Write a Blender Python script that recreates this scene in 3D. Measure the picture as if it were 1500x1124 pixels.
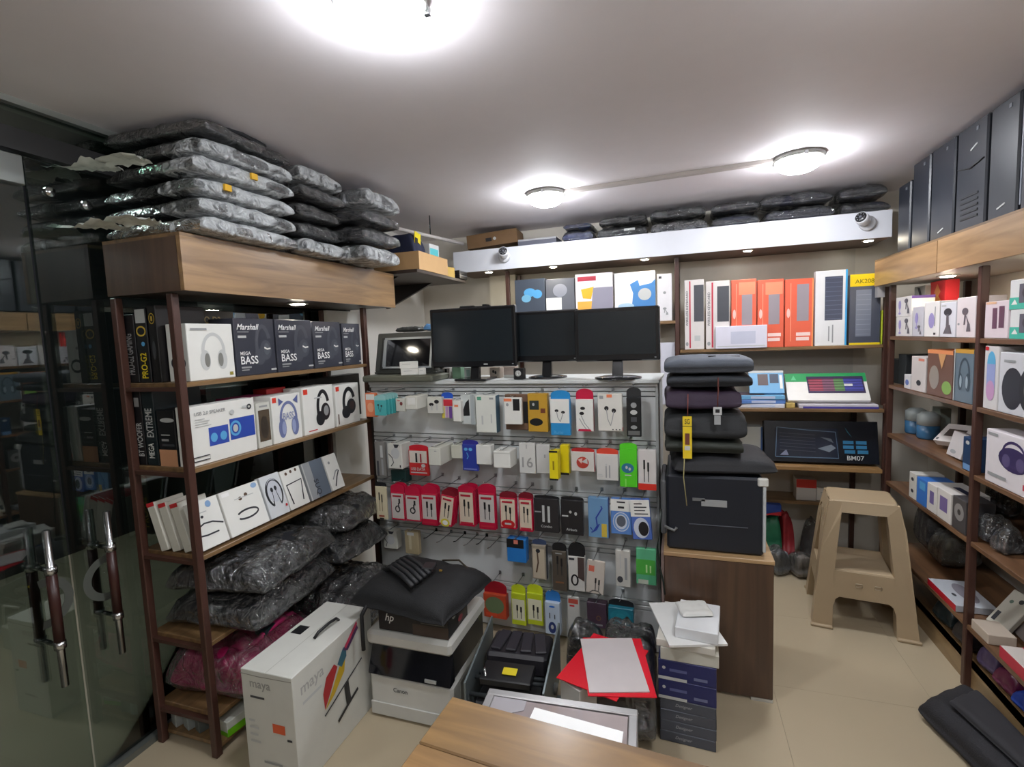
import bpy, bmesh, math, random
from mathutils import Vector, Matrix, noise
random.seed(7)
PI = math.pi
R = math.radians
for o in list(bpy.data.objects): bpy.data.objects.remove(o, do_unlink=True)
SC = bpy.context.scene
COL = SC.collection

# ---------------------------------------------------------------- camera (surveyed: x right, y into the shop, z up)
CAM_H, FPX = 1.55, 738.5
YAW, PITCH, ROLL = R(-18.283), R(5.2034), R(-2.227)
_fw = Vector((math.sin(YAW)*math.cos(PITCH), math.cos(YAW)*math.cos(PITCH), -math.sin(PITCH)))
_rt = Vector((math.cos(YAW), -math.sin(YAW), 0)); _up = _rt.cross(_fw)
CR = math.cos(ROLL)*_rt + math.sin(ROLL)*_up
CU = -math.sin(ROLL)*_rt + math.cos(ROLL)*_up
CF = _fw
cam = bpy.data.objects.new('camera', bpy.data.cameras.new('camera')); COL.objects.link(cam)
cam.matrix_world = Matrix(((CR.x, CU.x, -CF.x, 0), (CR.y, CU.y, -CF.y, 0), (CR.z, CU.z, -CF.z, CAM_H), (0, 0, 0, 1)))
cam.data.sensor_fit = 'HORIZONTAL'; cam.data.sensor_width = 36; cam.data.lens = FPX/1500*36
cam.data.clip_start = .02
SC.camera = cam

# ---------------------------------------------------------------- world, exposure
W = bpy.data.worlds.new('world'); SC.world = W; W.use_nodes = True
W.node_tree.nodes['Background'].inputs[0].default_value = (.95, .97, 1, 1)
W.node_tree.nodes['Background'].inputs[1].default_value = .05
SC.view_settings.view_transform = 'Standard'; SC.view_settings.look = 'None'
SC.view_settings.exposure = -0.38; SC.view_settings.gamma = 1; SC.view_settings.use_curve_mapping = False
LAMP_EMIT = 150.0      # round ceiling lamps
SPOT_EMIT = 190.0      # LED spotlights under the fascias

# ---------------------------------------------------------------- survey helpers: a sight line cut with a plane of the room
EYE = Vector((0, 0, CAM_H))
def _ray(px, py): return CR*((px-750)/FPX) - CU*((py-562)/FPX) + CF
def at_x(px, py, X): d = _ray(px, py); return EYE + d*(X/d.x)
def at_y(px, py, Y): d = _ray(px, py); return EYE + d*(Y/d.y)
def at_z(px, py, Z): d = _ray(px, py); return EYE + d*((Z-CAM_H)/d.z)
def at_plane(px, py, p0, n): d = _ray(px, py); n = Vector(n); return EYE + d*(n.dot(Vector(p0)-EYE)/n.dot(d))

# ---------------------------------------------------------------- materials
def lin(c):
    return tuple(((v/255/12.92) if v/255 <= .04045 else ((v/255+.055)/1.055)**2.4) for v in c) + (1,)
MATS = {}
def _nt(name):
    m = bpy.data.materials.new(name); m.use_nodes = True; nt = m.node_tree
    return m, nt, nt.nodes['Principled BSDF']
def M(rgb, rough=.5, metal=0, var=.06, bump=0, bscale=60, coat=0, nscale=14, spec=.5):
    key = ('M', rgb, rough, metal, var, bump, bscale, coat, nscale, spec)
    if key in MATS: return MATS[key]
    m, nt, b = _nt('paint_%d_%d_%d' % rgb)
    tc = nt.nodes.new('ShaderNodeTexCoord'); nz = nt.nodes.new('ShaderNodeTexNoise')
    nz.inputs['Scale'].default_value = nscale; nz.inputs['Detail'].default_value = 3
    nt.links.new(tc.outputs['Object'], nz.inputs['Vector'])
    mx = nt.nodes.new('ShaderNodeMix'); mx.data_type = 'RGBA'
    c = lin(rgb); mx.inputs[6].default_value = tuple(v*(1-var) for v in c[:3])+(1,)
    mx.inputs[7].default_value = tuple(min(1, v*(1+var)) for v in c[:3])+(1,)
    nt.links.new(nz.outputs[0], mx.inputs[0]); nt.links.new(mx.outputs[2], b.inputs['Base Color'])
    b.inputs['Roughness'].default_value = rough; b.inputs['Metallic'].default_value = metal
    b.inputs['Coat Weight'].default_value = coat; b.inputs['Coat Roughness'].default_value = .12
    b.inputs['Specular IOR Level'].default_value = spec
    if bump:
        n2 = nt.nodes.new('ShaderNodeTexNoise'); n2.inputs['Scale'].default_value = bscale; n2.inputs['Detail'].default_value = 5
        nt.links.new(tc.outputs['Object'], n2.inputs['Vector'])
        bp = nt.nodes.new('ShaderNodeBump'); bp.inputs['Strength'].default_value = bump; bp.inputs['Distance'].default_value = .01
        nt.links.new(n2.outputs[0], bp.inputs['Height']); nt.links.new(bp.outputs[0], b.inputs['Normal'])
    MATS[key] = m; return m
def wood(dark, light, axis='Y', rough=.35, scale=1.0, coat=.2):
    key = ('wood', dark, light, axis, rough, scale)
    if key in MATS: return MATS[key]
    m, nt, b = _nt('wood_%d_%s' % (light[0], axis))
    tc = nt.nodes.new('ShaderNodeTexCoord'); mp = nt.nodes.new('ShaderNodeMapping')
    s = {'X': (1.2, 14, 14), 'Y': (14, 1.2, 14), 'Z': (14, 14, 1.2)}[axis]
    mp.inputs['Scale'].default_value = tuple(v*scale for v in s)
    nz = nt.nodes.new('ShaderNodeTexNoise'); nz.inputs['Scale'].default_value = 1.6; nz.inputs['Detail'].default_value = 7; nz.inputs['Distortion'].default_value = .8
    rp = nt.nodes.new('ShaderNodeValToRGB')
    rp.color_ramp.elements[0].position = .32; rp.color_ramp.elements[0].color = lin(dark)
    rp.color_ramp.elements[1].position = .68; rp.color_ramp.elements[1].color = lin(light)
    nt.links.new(tc.outputs['Object'], mp.inputs[0]); nt.links.new(mp.outputs[0], nz.inputs['Vector'])
    nt.links.new(nz.outputs[0], rp.inputs[0]); nt.links.new(rp.outputs[0], b.inputs['Base Color'])
    b.inputs['Roughness'].default_value = rough; b.inputs['Coat Weight'].default_value = coat; b.inputs['Coat Roughness'].default_value = .2
    MATS[key] = m; return m
def emit(rgb, strength):
    key = ('E', rgb, strength)
    if key in MATS: return MATS[key]
    m, nt, b = _nt('lamp_glow')
    b.inputs['Base Color'].default_value = lin(rgb); b.inputs['Emission Color'].default_value = lin(rgb); b.inputs['Emission Strength'].default_value = strength
    MATS[key] = m; return m
def glassy(name, tint, refl=.12, rough=.02, gloss=(235, 240, 238), ior=1.45, smear=0):
    key = ('G', name)
    if key in MATS: return MATS[key]
    m, nt, b = _nt(name); nt.nodes.remove(b); out = nt.nodes['Material Output']
    tr = nt.nodes.new('ShaderNodeBsdfTransparent'); tr.inputs[0].default_value = lin(tint)
    gl = nt.nodes.new('ShaderNodeBsdfGlossy'); gl.inputs[0].default_value = lin(gloss); gl.inputs['Roughness'].default_value = rough
    fr = nt.nodes.new('ShaderNodeFresnel'); fr.inputs[0].default_value = ior
    ad = nt.nodes.new('ShaderNodeMath'); ad.operation = 'ADD'; ad.use_clamp = True; ad.inputs[1].default_value = refl
    nt.links.new(fr.outputs[0], ad.inputs[0])
    mx = nt.nodes.new('ShaderNodeMixShader'); nt.links.new(ad.outputs[0], mx.inputs[0])
    nt.links.new(tr.outputs[0], mx.inputs[1]); nt.links.new(gl.outputs[0], mx.inputs[2])
    nt.links.new(mx.outputs[0], out.inputs[0]); MATS[key] = m; return m
def plastic_film(name='clear_film', white=.22, scale=16, bump=.9, cover=.45, tint=(225, 230, 232), lo=.42, hi=.72, crease_shine=0):
    """crumpled polythene: clear film with whitish folds, sharp highlights and painted fold shine"""
    key = ('F', name)
    if key in MATS: return MATS[key]
    m, nt, b = _nt(name); out = nt.nodes['Material Output']
    tc = nt.nodes.new('ShaderNodeTexCoord')
    n1 = nt.nodes.new('ShaderNodeTexNoise'); n1.inputs['Scale'].default_value = scale; n1.inputs['Detail'].default_value = 6; n1.inputs['Distortion'].default_value = 1.6
    vo = nt.nodes.new('ShaderNodeTexVoronoi'); vo.inputs['Scale'].default_value = scale*1.4; vo.feature = 'DISTANCE_TO_EDGE'
    nt.links.new(tc.outputs['Object'], n1.inputs['Vector'])
    wv = nt.nodes.new('ShaderNodeVectorMath'); wv.operation = 'ADD'; nt.links.new(tc.outputs['Object'], wv.inputs[0])
    sc_ = nt.nodes.new('ShaderNodeVectorMath'); sc_.operation = 'SCALE'; sc_.inputs['Scale'].default_value = .12
    nt.links.new(n1.outputs[1], sc_.inputs[0]); nt.links.new(sc_.outputs[0], wv.inputs[1]); nt.links.new(wv.outputs[0], vo.inputs['Vector'])
    ad = nt.nodes.new('ShaderNodeMath'); ad.operation = 'ADD'; nt.links.new(n1.outputs[0], ad.inputs[0]); nt.links.new(vo.outputs[0], ad.inputs[1])
    bp = nt.nodes.new('ShaderNodeBump'); bp.inputs['Strength'].default_value = bump; bp.inputs['Distance'].default_value = .02
    nt.links.new(ad.outputs[0], bp.inputs['Height'])
    b.inputs['Base Color'].default_value = lin(tint); b.inputs['Roughness'].default_value = .2; b.inputs['Specular IOR Level'].default_value = .9
    nt.links.new(bp.outputs[0], b.inputs['Normal'])
    tr = nt.nodes.new('ShaderNodeBsdfTransparent'); tr.inputs[0].default_value = (.93, .94, .95, 1)
    gl = nt.nodes.new('ShaderNodeBsdfGlossy'); gl.inputs['Roughness'].default_value = .1; nt.links.new(bp.outputs[0], gl.inputs['Normal'])
    fr = nt.nodes.new('ShaderNodeFresnel'); fr.inputs[0].default_value = 1.5; nt.links.new(bp.outputs[0], fr.inputs['Normal'])
    m1 = nt.nodes.new('ShaderNodeMixShader'); ma = nt.nodes.new('ShaderNodeMath'); ma.operation = 'MULTIPLY_ADD'; ma.inputs[1].default_value = 1.5; ma.inputs[2].default_value = .07; ma.use_clamp = True
    nt.links.new(fr.outputs[0], ma.inputs[0]); nt.links.new(ma.outputs[0], m1.inputs[0]); nt.links.new(tr.outputs[0], m1.inputs[1]); nt.links.new(gl.outputs[0], m1.inputs[2])
    mr = nt.nodes.new('ShaderNodeMapRange'); mr.inputs[1].default_value = lo; mr.inputs[2].default_value = hi; mr.inputs[3].default_value = white*.2; mr.inputs[4].default_value = cover
    nt.links.new(n1.outputs[0], mr.inputs[0])
    fac = mr.outputs[0]
    if crease_shine:      # shine along the folds, painted in as whitish streaks
        cr = nt.nodes.new('ShaderNodeMapRange'); cr.inputs[1].default_value = .0; cr.inputs[2].default_value = .09; cr.inputs[3].default_value = crease_shine; cr.inputs[4].default_value = 0
        nt.links.new(vo.outputs[0], cr.inputs[0])
        mm = nt.nodes.new('ShaderNodeMath'); mm.operation = 'MULTIPLY'; nt.links.new(cr.outputs[0], mm.inputs[0])
        n3 = nt.nodes.new('ShaderNodeTexNoise'); n3.inputs['Scale'].default_value = 6; nt.links.new(tc.outputs['Object'], n3.inputs['Vector'])
        c2 = nt.nodes.new('ShaderNodeMapRange'); c2.inputs[1].default_value = .42; c2.inputs[2].default_value = .62; nt.links.new(n3.outputs[0], c2.inputs[0]); nt.links.new(c2.outputs[0], mm.inputs[1])
        mx2 = nt.nodes.new('ShaderNodeMath'); mx2.operation = 'MAXIMUM'; nt.links.new(mm.outputs[0], mx2.inputs[0]); nt.links.new(fac, mx2.inputs[1]); fac = mx2.outputs[0]
    m2 = nt.nodes.new('ShaderNodeMixShader'); nt.links.new(fac, m2.inputs[0]); nt.links.new(m1.outputs[0], m2.inputs[1]); nt.links.new(b.outputs[0], m2.inputs[2])
    nt.links.new(m2.outputs[0], out.inputs[0]); MATS[key] = m; return m

WHITE = M((228, 228, 222), .45); OFFW = M((205, 205, 196), .5); GREY = M((150, 152, 152), .5); LGREY = M((188, 190, 188), .5)
BLACK = M((22, 23, 26), .45); DARK = M((42, 44, 50), .5); CHAR = M((64, 66, 70), .5); NAVY = M((30, 36, 62), .6)
RED = M((196, 32, 40), .45); CRIM = M((190, 20, 62), .4); ORANGE = M((226, 92, 54), .5); YELLOW = M((232, 205, 30), .45)
GREEN = M((70, 190, 40), .4); TEAL = M((58, 160, 168), .45); BLUE = M((40, 110, 200), .4); SKY = M((90, 165, 215), .4); PURPLE = M((92, 60, 130), .5)
TAN = M((196, 158, 108), .7); BROWN = M((88, 66, 50), .6); PINK = M((196, 40, 105), .55); CHROME = M((205, 208, 210), .18, 1)
STEEL = M((170, 175, 178), .35, .9); DCHROME = M((70, 76, 80), .25, .9)
POSTM = M((72, 46, 38), .38, 0, .12); BRASS = M((180, 150, 70), .4, .6)
SHELFW_Y = wood((92, 70, 46), (138, 108, 72), 'Y'); SHELFW_X = wood((92, 70, 46), (138, 108, 72), 'X')

# ---------------------------------------------------------------- mesh builder
def link(o, parent=None):
    COL.objects.link(o)
    if parent is not None: o.parent = parent
    return o
def tag(o, label, cat, group=None, kind=None):
    o['label'] = label; o['category'] = cat
    if group: o['group'] = group
    if kind: o['kind'] = kind
    return o
def empty(name, loc, rotz=0, label=None, cat=None, group=None):
    o = bpy.data.objects.new(name, None); o.empty_display_size = .05; o.location = loc; o.rotation_euler = (0, 0, rotz); link(o)
    if label: tag(o, label, cat, group)
    return o
class MB:
    def __init__(s): s.v = []; s.f = []; s.sm = []
    def add(s, vs, fs, smooth=False):
        n = len(s.v); s.v += [tuple(v) for v in vs]; s.f += [tuple(i+n for i in f) for f in fs]; s.sm += [smooth]*len(fs); return s
    def box(s, x0, x1, y0, y1, z0, z1):
        return s.add([(x0,y0,z0),(x1,y0,z0),(x1,y1,z0),(x0,y1,z0),(x0,y0,z1),(x1,y0,z1),(x1,y1,z1),(x0,y1,z1)],
                     [(0,3,2,1),(4,5,6,7),(0,1,5,4),(1,2,6,5),(2,3,7,6),(3,0,4,7)])
    def bx(s, c, sz, rot=None):
        vs = [Vector((a*sz[0]/2, b*sz[1]/2, d*sz[2]/2)) for d in (-1,1) for a,b in ((-1,-1),(1,-1),(1,1),(-1,1))]
        if rot is not None: vs = [rot @ v for v in vs]
        return s.add([v+Vector(c) for v in vs], [(0,3,2,1),(4,5,6,7),(0,1,5,4),(1,2,6,5),(2,3,7,6),(3,0,4,7)])
    def hexa(s, b4, t4):      # frustum from two quads (same winding, ccw from above)
        return s.add(list(b4)+list(t4), [(0,3,2,1),(4,5,6,7),(0,1,5,4),(1,2,6,5),(2,3,7,6),(3,0,4,7)])
    def tube(s, pts, r, n=8, caps=True):
        pts = [Vector(p) for p in pts]; vs = []; fs = []
        for i, p in enumerate(pts):
            t = (pts[min(i+1, len(pts)-1)]-pts[max(i-1, 0)]).normalized()
            a = t.cross(Vector((0, 0, 1)));
            if a.length < .05: a = t.cross(Vector((1, 0, 0)))
            a.normalize(); b = t.cross(a); rr = r[i] if isinstance(r, (list, tuple)) else r
            for k in range(n):
                an = 2*PI*k/n; vs.append(p+a*math.cos(an)*rr+b*math.sin(an)*rr)
        for i in range(len(pts)-1):
            for k in range(n):
                k2 = (k+1) % n; fs.append((i*n+k, i*n+k2, (i+1)*n+k2, (i+1)*n+k))
        if caps: fs += [tuple(range(n))[::-1], tuple(range((len(pts)-1)*n, len(pts)*n))]
        return s.add(vs, fs, True)
    def lathe(s, prof, c=(0,0,0), n=24, axis='Z', cap=True):
        vs = []; fs = []
        for r, h in prof:
            for k in range(n):
                a = 2*PI*k/n; x, y = r*math.cos(a), r*math.sin(a)
                p = {'Z': (x, y, h), 'Y': (x, h, y), 'X': (h, x, y)}[axis]; vs.append((p[0]+c[0], p[1]+c[1], p[2]+c[2]))
        for i in range(len(prof)-1):
            for k in range(n):
                k2 = (k+1) % n; fs.append((i*n+k, i*n+k2, (i+1)*n+k2, (i+1)*n+k))
        if cap: fs += [tuple(range(n))[::-1], tuple(range((len(prof)-1)*n, len(prof)*n))]
        return s.add(vs, fs, True)
    def prism(s, poly, z0, z1, fn=lambda x, y, z: (x, y, z)):
        n = len(poly); vs = [fn(x, y, z0) for x, y in poly]+[fn(x, y, z1) for x, y in poly]
        return s.add(vs, [tuple(range(n))[::-1], tuple(range(n, 2*n))]+[(i, (i+1) % n, n+(i+1) % n, n+i) for i in range(n)])
    def build(s, name, mat, parent=None, bevel=0, seg=1, recenter=True, fixn=True, smooth=None):
        me = bpy.data.meshes.new(name); vs = [Vector(v) for v in s.v]
        c = Vector((0, 0, 0))
        if recenter:
            mn = [min(v[i] for v in vs) for i in range(3)]; mxx = [max(v[i] for v in vs) for i in range(3)]
            c = Vector(((mn[0]+mxx[0])/2, (mn[1]+mxx[1])/2, mn[2])); vs = [v-c for v in vs]
        me.from_pydata([tuple(v) for v in vs], [], s.f)
        for p, q in zip(me.polygons, s.sm): p.use_smooth = q if smooth is None else smooth
        if bevel or fixn:
            bm = bmesh.new(); bm.from_mesh(me)
            if fixn: bmesh.ops.recalc_face_normals(bm, faces=bm.faces)
            if bevel: bmesh.ops.bevel(bm, geom=[e for e in bm.edges if len(e.link_faces) == 2 and e.calc_face_angle(0) > .5], offset=bevel, segments=seg, profile=.6, affect='EDGES')
            bm.to_mesh(me); bm.free()
        me.materials.append(mat); o = bpy.data.objects.new(name, me); link(o, parent)
        if parent is not None and recenter and not parent.get('_local'): c = c-parent.location
        o.location = c; return o
def struct(o): o['kind'] = 'structure'; return o

# ---------------------------------------------------------------- printed cartons
TEXTC = {}
def text_mesh(body, bold=False, shear=0):
    k = (body, shear)
    if k in TEXTC: return TEXTC[k]
    cu = bpy.data.curves.new('t', 'FONT'); cu.body = body; cu.size = 1; cu.shear = shear; cu.resolution_u = 3; cu.offset = .012
    o = bpy.data.objects.new('t', cu); COL.objects.link(o)
    me = bpy.data.meshes.new_from_object(o); vs = [v.co.copy() for v in me.vertices]; fs = [tuple(p.vertices) for p in me.polygons]
    bpy.data.objects.remove(o); bpy.data.curves.remove(cu); bpy.data.meshes.remove(me)
    if vs:
        x0 = min(v.x for v in vs); x1 = max(v.x for v in vs); y0 = min(v.y for v in vs); y1 = max(v.y for v in vs)
        vs = [((v.x-x0)/(x1-x0), (v.y-y0)/(y1-y0)) for v in vs]; asp = (x1-x0)/(y1-y0)
    else: asp = 1
    TEXTC[k] = (vs, fs, asp); return TEXTC[k]
def _ell(cu, cv, ru, rv, n=20, a0=0, a1=2*PI): return [(cu+ru*math.cos(a0+(a1-a0)*i/n), cv+rv*math.sin(a0+(a1-a0)*i/n)) for i in range(n)]
def _strip(pts, w, asp):     # pts in unit coords, w in fraction of face width; asp = h/w of the face
    P = [Vector((p[0], p[1]*asp)) for p in pts]; L = []; Rr = []
    for i, p in enumerate(P):
        t = (P[min(i+1, len(P)-1)]-P[max(i-1, 0)]).normalized(); nrm = Vector((-t.y, t.x))*w/2
        L.append(p+nrm); Rr.append(p-nrm)
    vs = [(v.x, v.y/asp) for v in L+Rr]; n = len(P)
    return vs, [(i, n+i, n+i+1, i+1) for i in range(n-1)]
def pic(kind, u0, v0, u1, v1, m, m2=None):
    """small printed product pictures -> list of primitive prints"""
    U = lambda u: u0+(u1-u0)*u; V = lambda v: v0+(v1-v0)*v; m2 = m2 or m; w = (u1-u0); h = (v1-v0)
    if kind == 'hp':      # over-ear headphones
        arc = [(U(.5+.36*math.cos(a)), V(.52+.44*math.sin(a))) for a in [R(-12+204*i/18) for i in range(19)]]
        return [('line', 'headphone_print', arc, .10*w, m), ('ell', 'headphone_print', U(.2), V(.3), .17*w, .26*h, m), ('ell', 'headphone_print', U(.78), V(.3), .17*w, .26*h, m),
                ('ell', 'cushion_print', U(.26), V(.3), .09*w, .18*h, m2), ('ell', 'cushion_print', U(.72), V(.3), .09*w, .18*h, m2)]
    if kind == 'hpside':
        arc = [(U(.5+.32*math.cos(a)), V(.5+.45*math.sin(a))) for a in [R(20+180*i/16) for i in range(17)]]
        return [('line', 'headphone_print', arc, .16*w, m), ('ell', 'headphone_print', U(.62), V(.38), .28*w, .24*h, m), ('ell', 'headphone_print', U(.3), V(.22), .26*w, .2*h, m), ('ell', 'cushion_print', U(.66), V(.4), .15*w, .14*h, m2)]
    if kind == 'buds':
        return [('ell', 'earbud_print', U(.25), V(.82), .14*w, .10*h, m), ('ell', 'earbud_print', U(.72), V(.72), .14*w, .10*h, m),
                ('line', 'wire_print', [(U(.25), V(.8)), (U(.32), V(.35)), (U(.5), V(.05))], .05*w, m2), ('line', 'wire_print', [(U(.72), V(.7)), (U(.62), V(.35)), (U(.5), V(.05))], .05*w, m2)]
    if kind == 'cable':
        return [('rect', 'plug_print', U(.18), V(.55), U(.38), V(.95), m), ('rect', 'plug_print', U(.62), V(.45), U(.82), V(.85), m),
                ('rect', 'wire_print', U(.24), V(0), U(.32), V(.55), m2), ('rect', 'wire_print', U(.68), V(0), U(.76), V(.45), m2)]
    if kind == 'coil':
        return [('ring', 'cable_print', U(.45), V(.25), .32*w, .25*h, .13*w, m), ('rect', 'cable_print', U(.52), V(.3), U(.66), V(.7), m2), ('rect', 'plug_print', U(.6), V(.65), U(.8), V(1), m)]
    if kind == 'neck':
        arc = [(U(.5+.45*math.cos(a)), V(.55+.38*math.sin(a))) for a in [R(-60+300*i/20) for i in range(21)]]
        return [('line', 'neckband_print', arc, .06*w, m), ('line', 'wire_print', [(U(.28), V(.2)), (U(.35), V(.5)), (U(.36), V(.62))], .03*w, m), ('line', 'wire_print', [(U(.72), V(.2)), (U(.62), V(.5)), (U(.6), V(.62))], .03*w, m),
                ('ell', 'earbud_print', U(.36), V(.66), .08*w, .07*h, m), ('ell', 'earbud_print', U(.6), V(.68), .08*w, .07*h, m)]
    if kind == 'loop':
        arc = [(U(.5+.42*math.cos(a)), V(.28+.13*math.sin(a))) for a in [R(-150+300*i/18) for i in range(19)]]
        return [('line', 'neckband_print', arc, .06*w, m), ('ell', 'earbud_print', U(.38), V(.78), .07*w, .06*h, m2), ('ell', 'earbud_print', U(.62), V(.84), .07*w, .06*h, m2)]
    if kind == 'fan':
        return [('ell', 'fan_print', U(.4), V(.62), .22*w, .3*h, m), ('rect', 'fan_print', U(.36), V(.1), U(.46), V(.4), m), ('ell', 'fan_print', U(.42), V(.08), .2*w, .07*h, m)]
    if kind == 'holder':
        return [('ell', 'holder_print', U(.4), V(.8), .26*w, .14*h, m), ('poly', 'holder_print', [(U(.3), V(.3)), (U(.42), V(.3)), (U(.52), V(.75)), (U(.36), V(.75))], m), ('poly', 'holder_print', [(U(.45), V(.7)), (U(.55), V(.6)), (U(.8), V(.32)), (U(.66), V(.3))], m), ('poly', 'holder_print', [(U(.55), V(.05)), (U(.9), V(.05)), (U(.82), V(.34)), (U(.62), V(.34))], m)]
    if kind == 'watch':
        return [('rect', 'strap_print', U(.36), V(0), U(.64), V(1), m), ('ell', 'watch_print', U(.5), V(.5), .4*w, .26*h, m2), ('ell', 'dial_print', U(.5), V(.5), .3*w, .19*h, m)]
    if kind == 'lines':
        return [('rect', 'fine_print', U(0), V(k/4+.05), U([1, .8, .92, .6][k]), V(k/4+.13), m) for k in range(4)]
    return []
def add_prints(o, size, prints, face='F'):
    w, d, h = size
    if face == 'F': O, ux, vx, nn, fw, fh = Vector((-w/2, -d/2, 0)), Vector((w, 0, 0)), Vector((0, 0, h)), Vector((0, -1, 0)), w, h
    elif face == 'R': O, ux, vx, nn, fw, fh = Vector((w/2, -d/2, 0)), Vector((0, d, 0)), Vector((0, 0, h)), Vector((1, 0, 0)), d, h
    elif face == 'L': O, ux, vx, nn, fw, fh = Vector((-w/2, d/2, 0)), Vector((0, -d, 0)), Vector((0, 0, h)), Vector((-1, 0, 0)), d, h
    else: O, ux, vx, nn, fw, fh = Vector((-w/2, -d/2, h)), Vector((w, 0, 0)), Vector((0, d, 0)), Vector((0, 0, 1)), w, d
    asp = fh/fw; groups = {}; flat = []
    for p in prints:
        if p[0] == 'pic': flat += pic(*p[1:])
        else: flat.append(p)
    for i, p in enumerate(flat):
        k = p[0]; off = .0006+.00025*i
        if k == 'rect': nm, m = p[1], p[6]; vs = [(p[2], p[3]), (p[4], p[3]), (p[4], p[5]), (p[2], p[5])]; fs = [(0, 1, 2, 3)]
        elif k == 'ell': nm, m = p[1], p[6]; vs = _ell(p[2], p[3], p[4], p[5]); fs = [tuple(range(len(vs)))]
        elif k == 'ring':
            nm, m = p[1], p[7]; n = 24; ro = _ell(p[2], p[3], p[4], p[5], n); ri = _ell(p[2], p[3], max(.001, p[4]-p[6]), max(.001, p[5]-p[6]/asp), n); vs = ro+ri
            fs = [(j, (j+1) % n, n+(j+1) % n, n+j) for j in range(n)]
        elif k == 'poly': nm, m = p[1], p[3]; vs = p[2]; fs = [tuple(range(len(vs)))]
        elif k == 'line': nm, m = p[1], p[4]; vs, fs = _strip(p[2], p[3], asp)
        elif k == 'text':        # ('text', body, u, v, height_fraction, mat, {max width, rot, shear})
            body, u, v, hh, m = p[1:6]; opt = p[6] if len(p) > 6 else {}
            tv, fs, ta = text_mesh(body, shear=opt.get('shear', 0)); nm = 'lettering'
            H = hh*fh; Wd = min(H*ta, opt.get('w', 9)*fw) if not opt.get('fit') else opt['w']*fw
            if opt.get('rot'):       # reading upwards or downwards
                Ld = hh*fw; L = opt['w']*fh if 'w' in opt else H*ta
                vs = [((u*fw+(-t[1] if opt['rot'] > 0 else t[1])*Ld)/fw, (v*fh+(t[0] if opt['rot'] > 0 else -t[0])*L)/fh) for t in tv]
            else: vs = [(u+t[0]*Wd/fw, v+t[1]*H/fh) for t in tv]
        else: continue
        mb = groups.setdefault((nm, m.name) if nm in ('fine_print', 'wire_print') else (nm, m.name, i), (MB(), m))[0]
        mb.add([O+ux*a+vx*b+nn*off for a, b in vs], fs)
    for gk, (mb, m) in groups.items():
        nm = gk[0]
        mb.build(nm, m, o, recenter=False, fixn=False)
def carton(name, label, cat, loc, rotz, size, mat, F=(), T=(), Rr=(), L=(), group=None, tilt=0, roll=0, bevel=.002):
    w, d, h = size
    o = MB().box(-w/2, w/2, -d/2, d/2, 0, h).build(name, mat, bevel=bevel, recenter=False)
    o['_local'] = 1
    for face, pr in (('F', F), ('T', T), ('R', Rr), ('L', L)):
        if pr: add_prints(o, size, pr, face)
    del o['_local']
    o.location = loc; o.rotation_euler = Matrix.Rotation(rotz, 3, 'Z').to_euler() if not (tilt or roll) else (Matrix.Rotation(rotz, 3, 'Z') @ Matrix.Rotation(tilt, 3, 'X') @ Matrix.Rotation(roll, 3, 'Y')).to_euler()
    if tilt or roll:
        mz = min((o.rotation_euler.to_matrix() @ v.co).z for v in o.data.vertices); o.location.z -= mz
    tag(o, label, cat, group); return o

# ---------------------------------------------------------------- soft things
def pillow_mesh(w, d, h, seed=0, nx=26, ny=20, e=.36, rough=.12, freq=7, sagx=0, sagy=0, flat=.3, wr=0, ridge=False):
    """closed cushion shape, base near z=0; e = edge roundness"""
    vs = []; fs = []
    def prof(t): return max(0, 1-abs(2*t-1)**5)**e
    for side in (1, 0):
        for j in range(ny+1):
            for i in range(nx+1):
                u, v = .5-.5*math.cos(PI*i/nx), .5-.5*math.cos(PI*j/ny); p = prof(u)*prof(v)
                x, y = (u-.5)*w, (v-.5)*d
                q = Vector((x*freq, y*freq, seed*3.7+side*9.1))
                nz = noise.noise(q)*.6+noise.noise(q*2.3)*.3+noise.noise(q*5.1)*.16
                if ridge: nz = (.3-abs(noise.noise(q)))*1.1+(.25-abs(noise.noise(q*2.3)))*.6
                z = h*(flat + (1-flat)*p) if side else h*flat*(1-p)
                z += nz*rough*h*(p**.5)*(1 if side else .35)
                ex = 1+.05*noise.noise(Vector((v*6, seed, 1.3)))*(abs(2*u-1)**4); ey = 1+.05*noise.noise(Vector((u*6, seed, 5.3)))*(abs(2*v-1)**4)
                z -= sagx*max(0, abs(2*u-1)-.55)**1.5 + sagy*max(0, abs(2*v-1)-.5)**1.5
                vs.append((x*ex, y*ey, z))
    n1 = (nx+1)*(ny+1)
    for j in range(ny):
        for i in range(nx):
            a = j*(nx+1)+i; fs.append((a, a+1, a+nx+2, a+nx+1)); fs.append((n1+a, n1+a+nx+1, n1+a+nx+2, n1+a+1))
    for i in range(nx):
        fs.append((i, n1+i, n1+i+1, i+1)); a = ny*(nx+1)+i; fs.append((a, a+1, n1+a+1, n1+a))
    for j in range(ny):
        a = j*(nx+1); fs.append((a, a+nx+1, n1+a+nx+1, n1+a)); a += nx; fs.append((a, n1+a, n1+a+nx+1, a+nx+1))
    return vs, fs
TOPZ = {}
def settle(o, z, fit=None):
    """rest a soft thing (with its wrap) on height z; optionally squash it to a total height"""
    ms = [o]+list(o.children); rot = o.rotation_euler.to_matrix()
    zs = [(rot @ v.co).z for m in ms for v in m.data.vertices]; lo, hi = min(zs), max(zs)
    if fit:
        k = fit/(hi-lo)
        for m in ms:
            for v in m.data.vertices: v.co.z *= k
        zs = [(rot @ v.co).z for m in ms for v in m.data.vertices]; lo, hi = min(zs), max(zs)
    o.location.z = z-lo+.0015; TOPZ[o.name] = z+hi-lo+.0015
    return o
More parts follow.
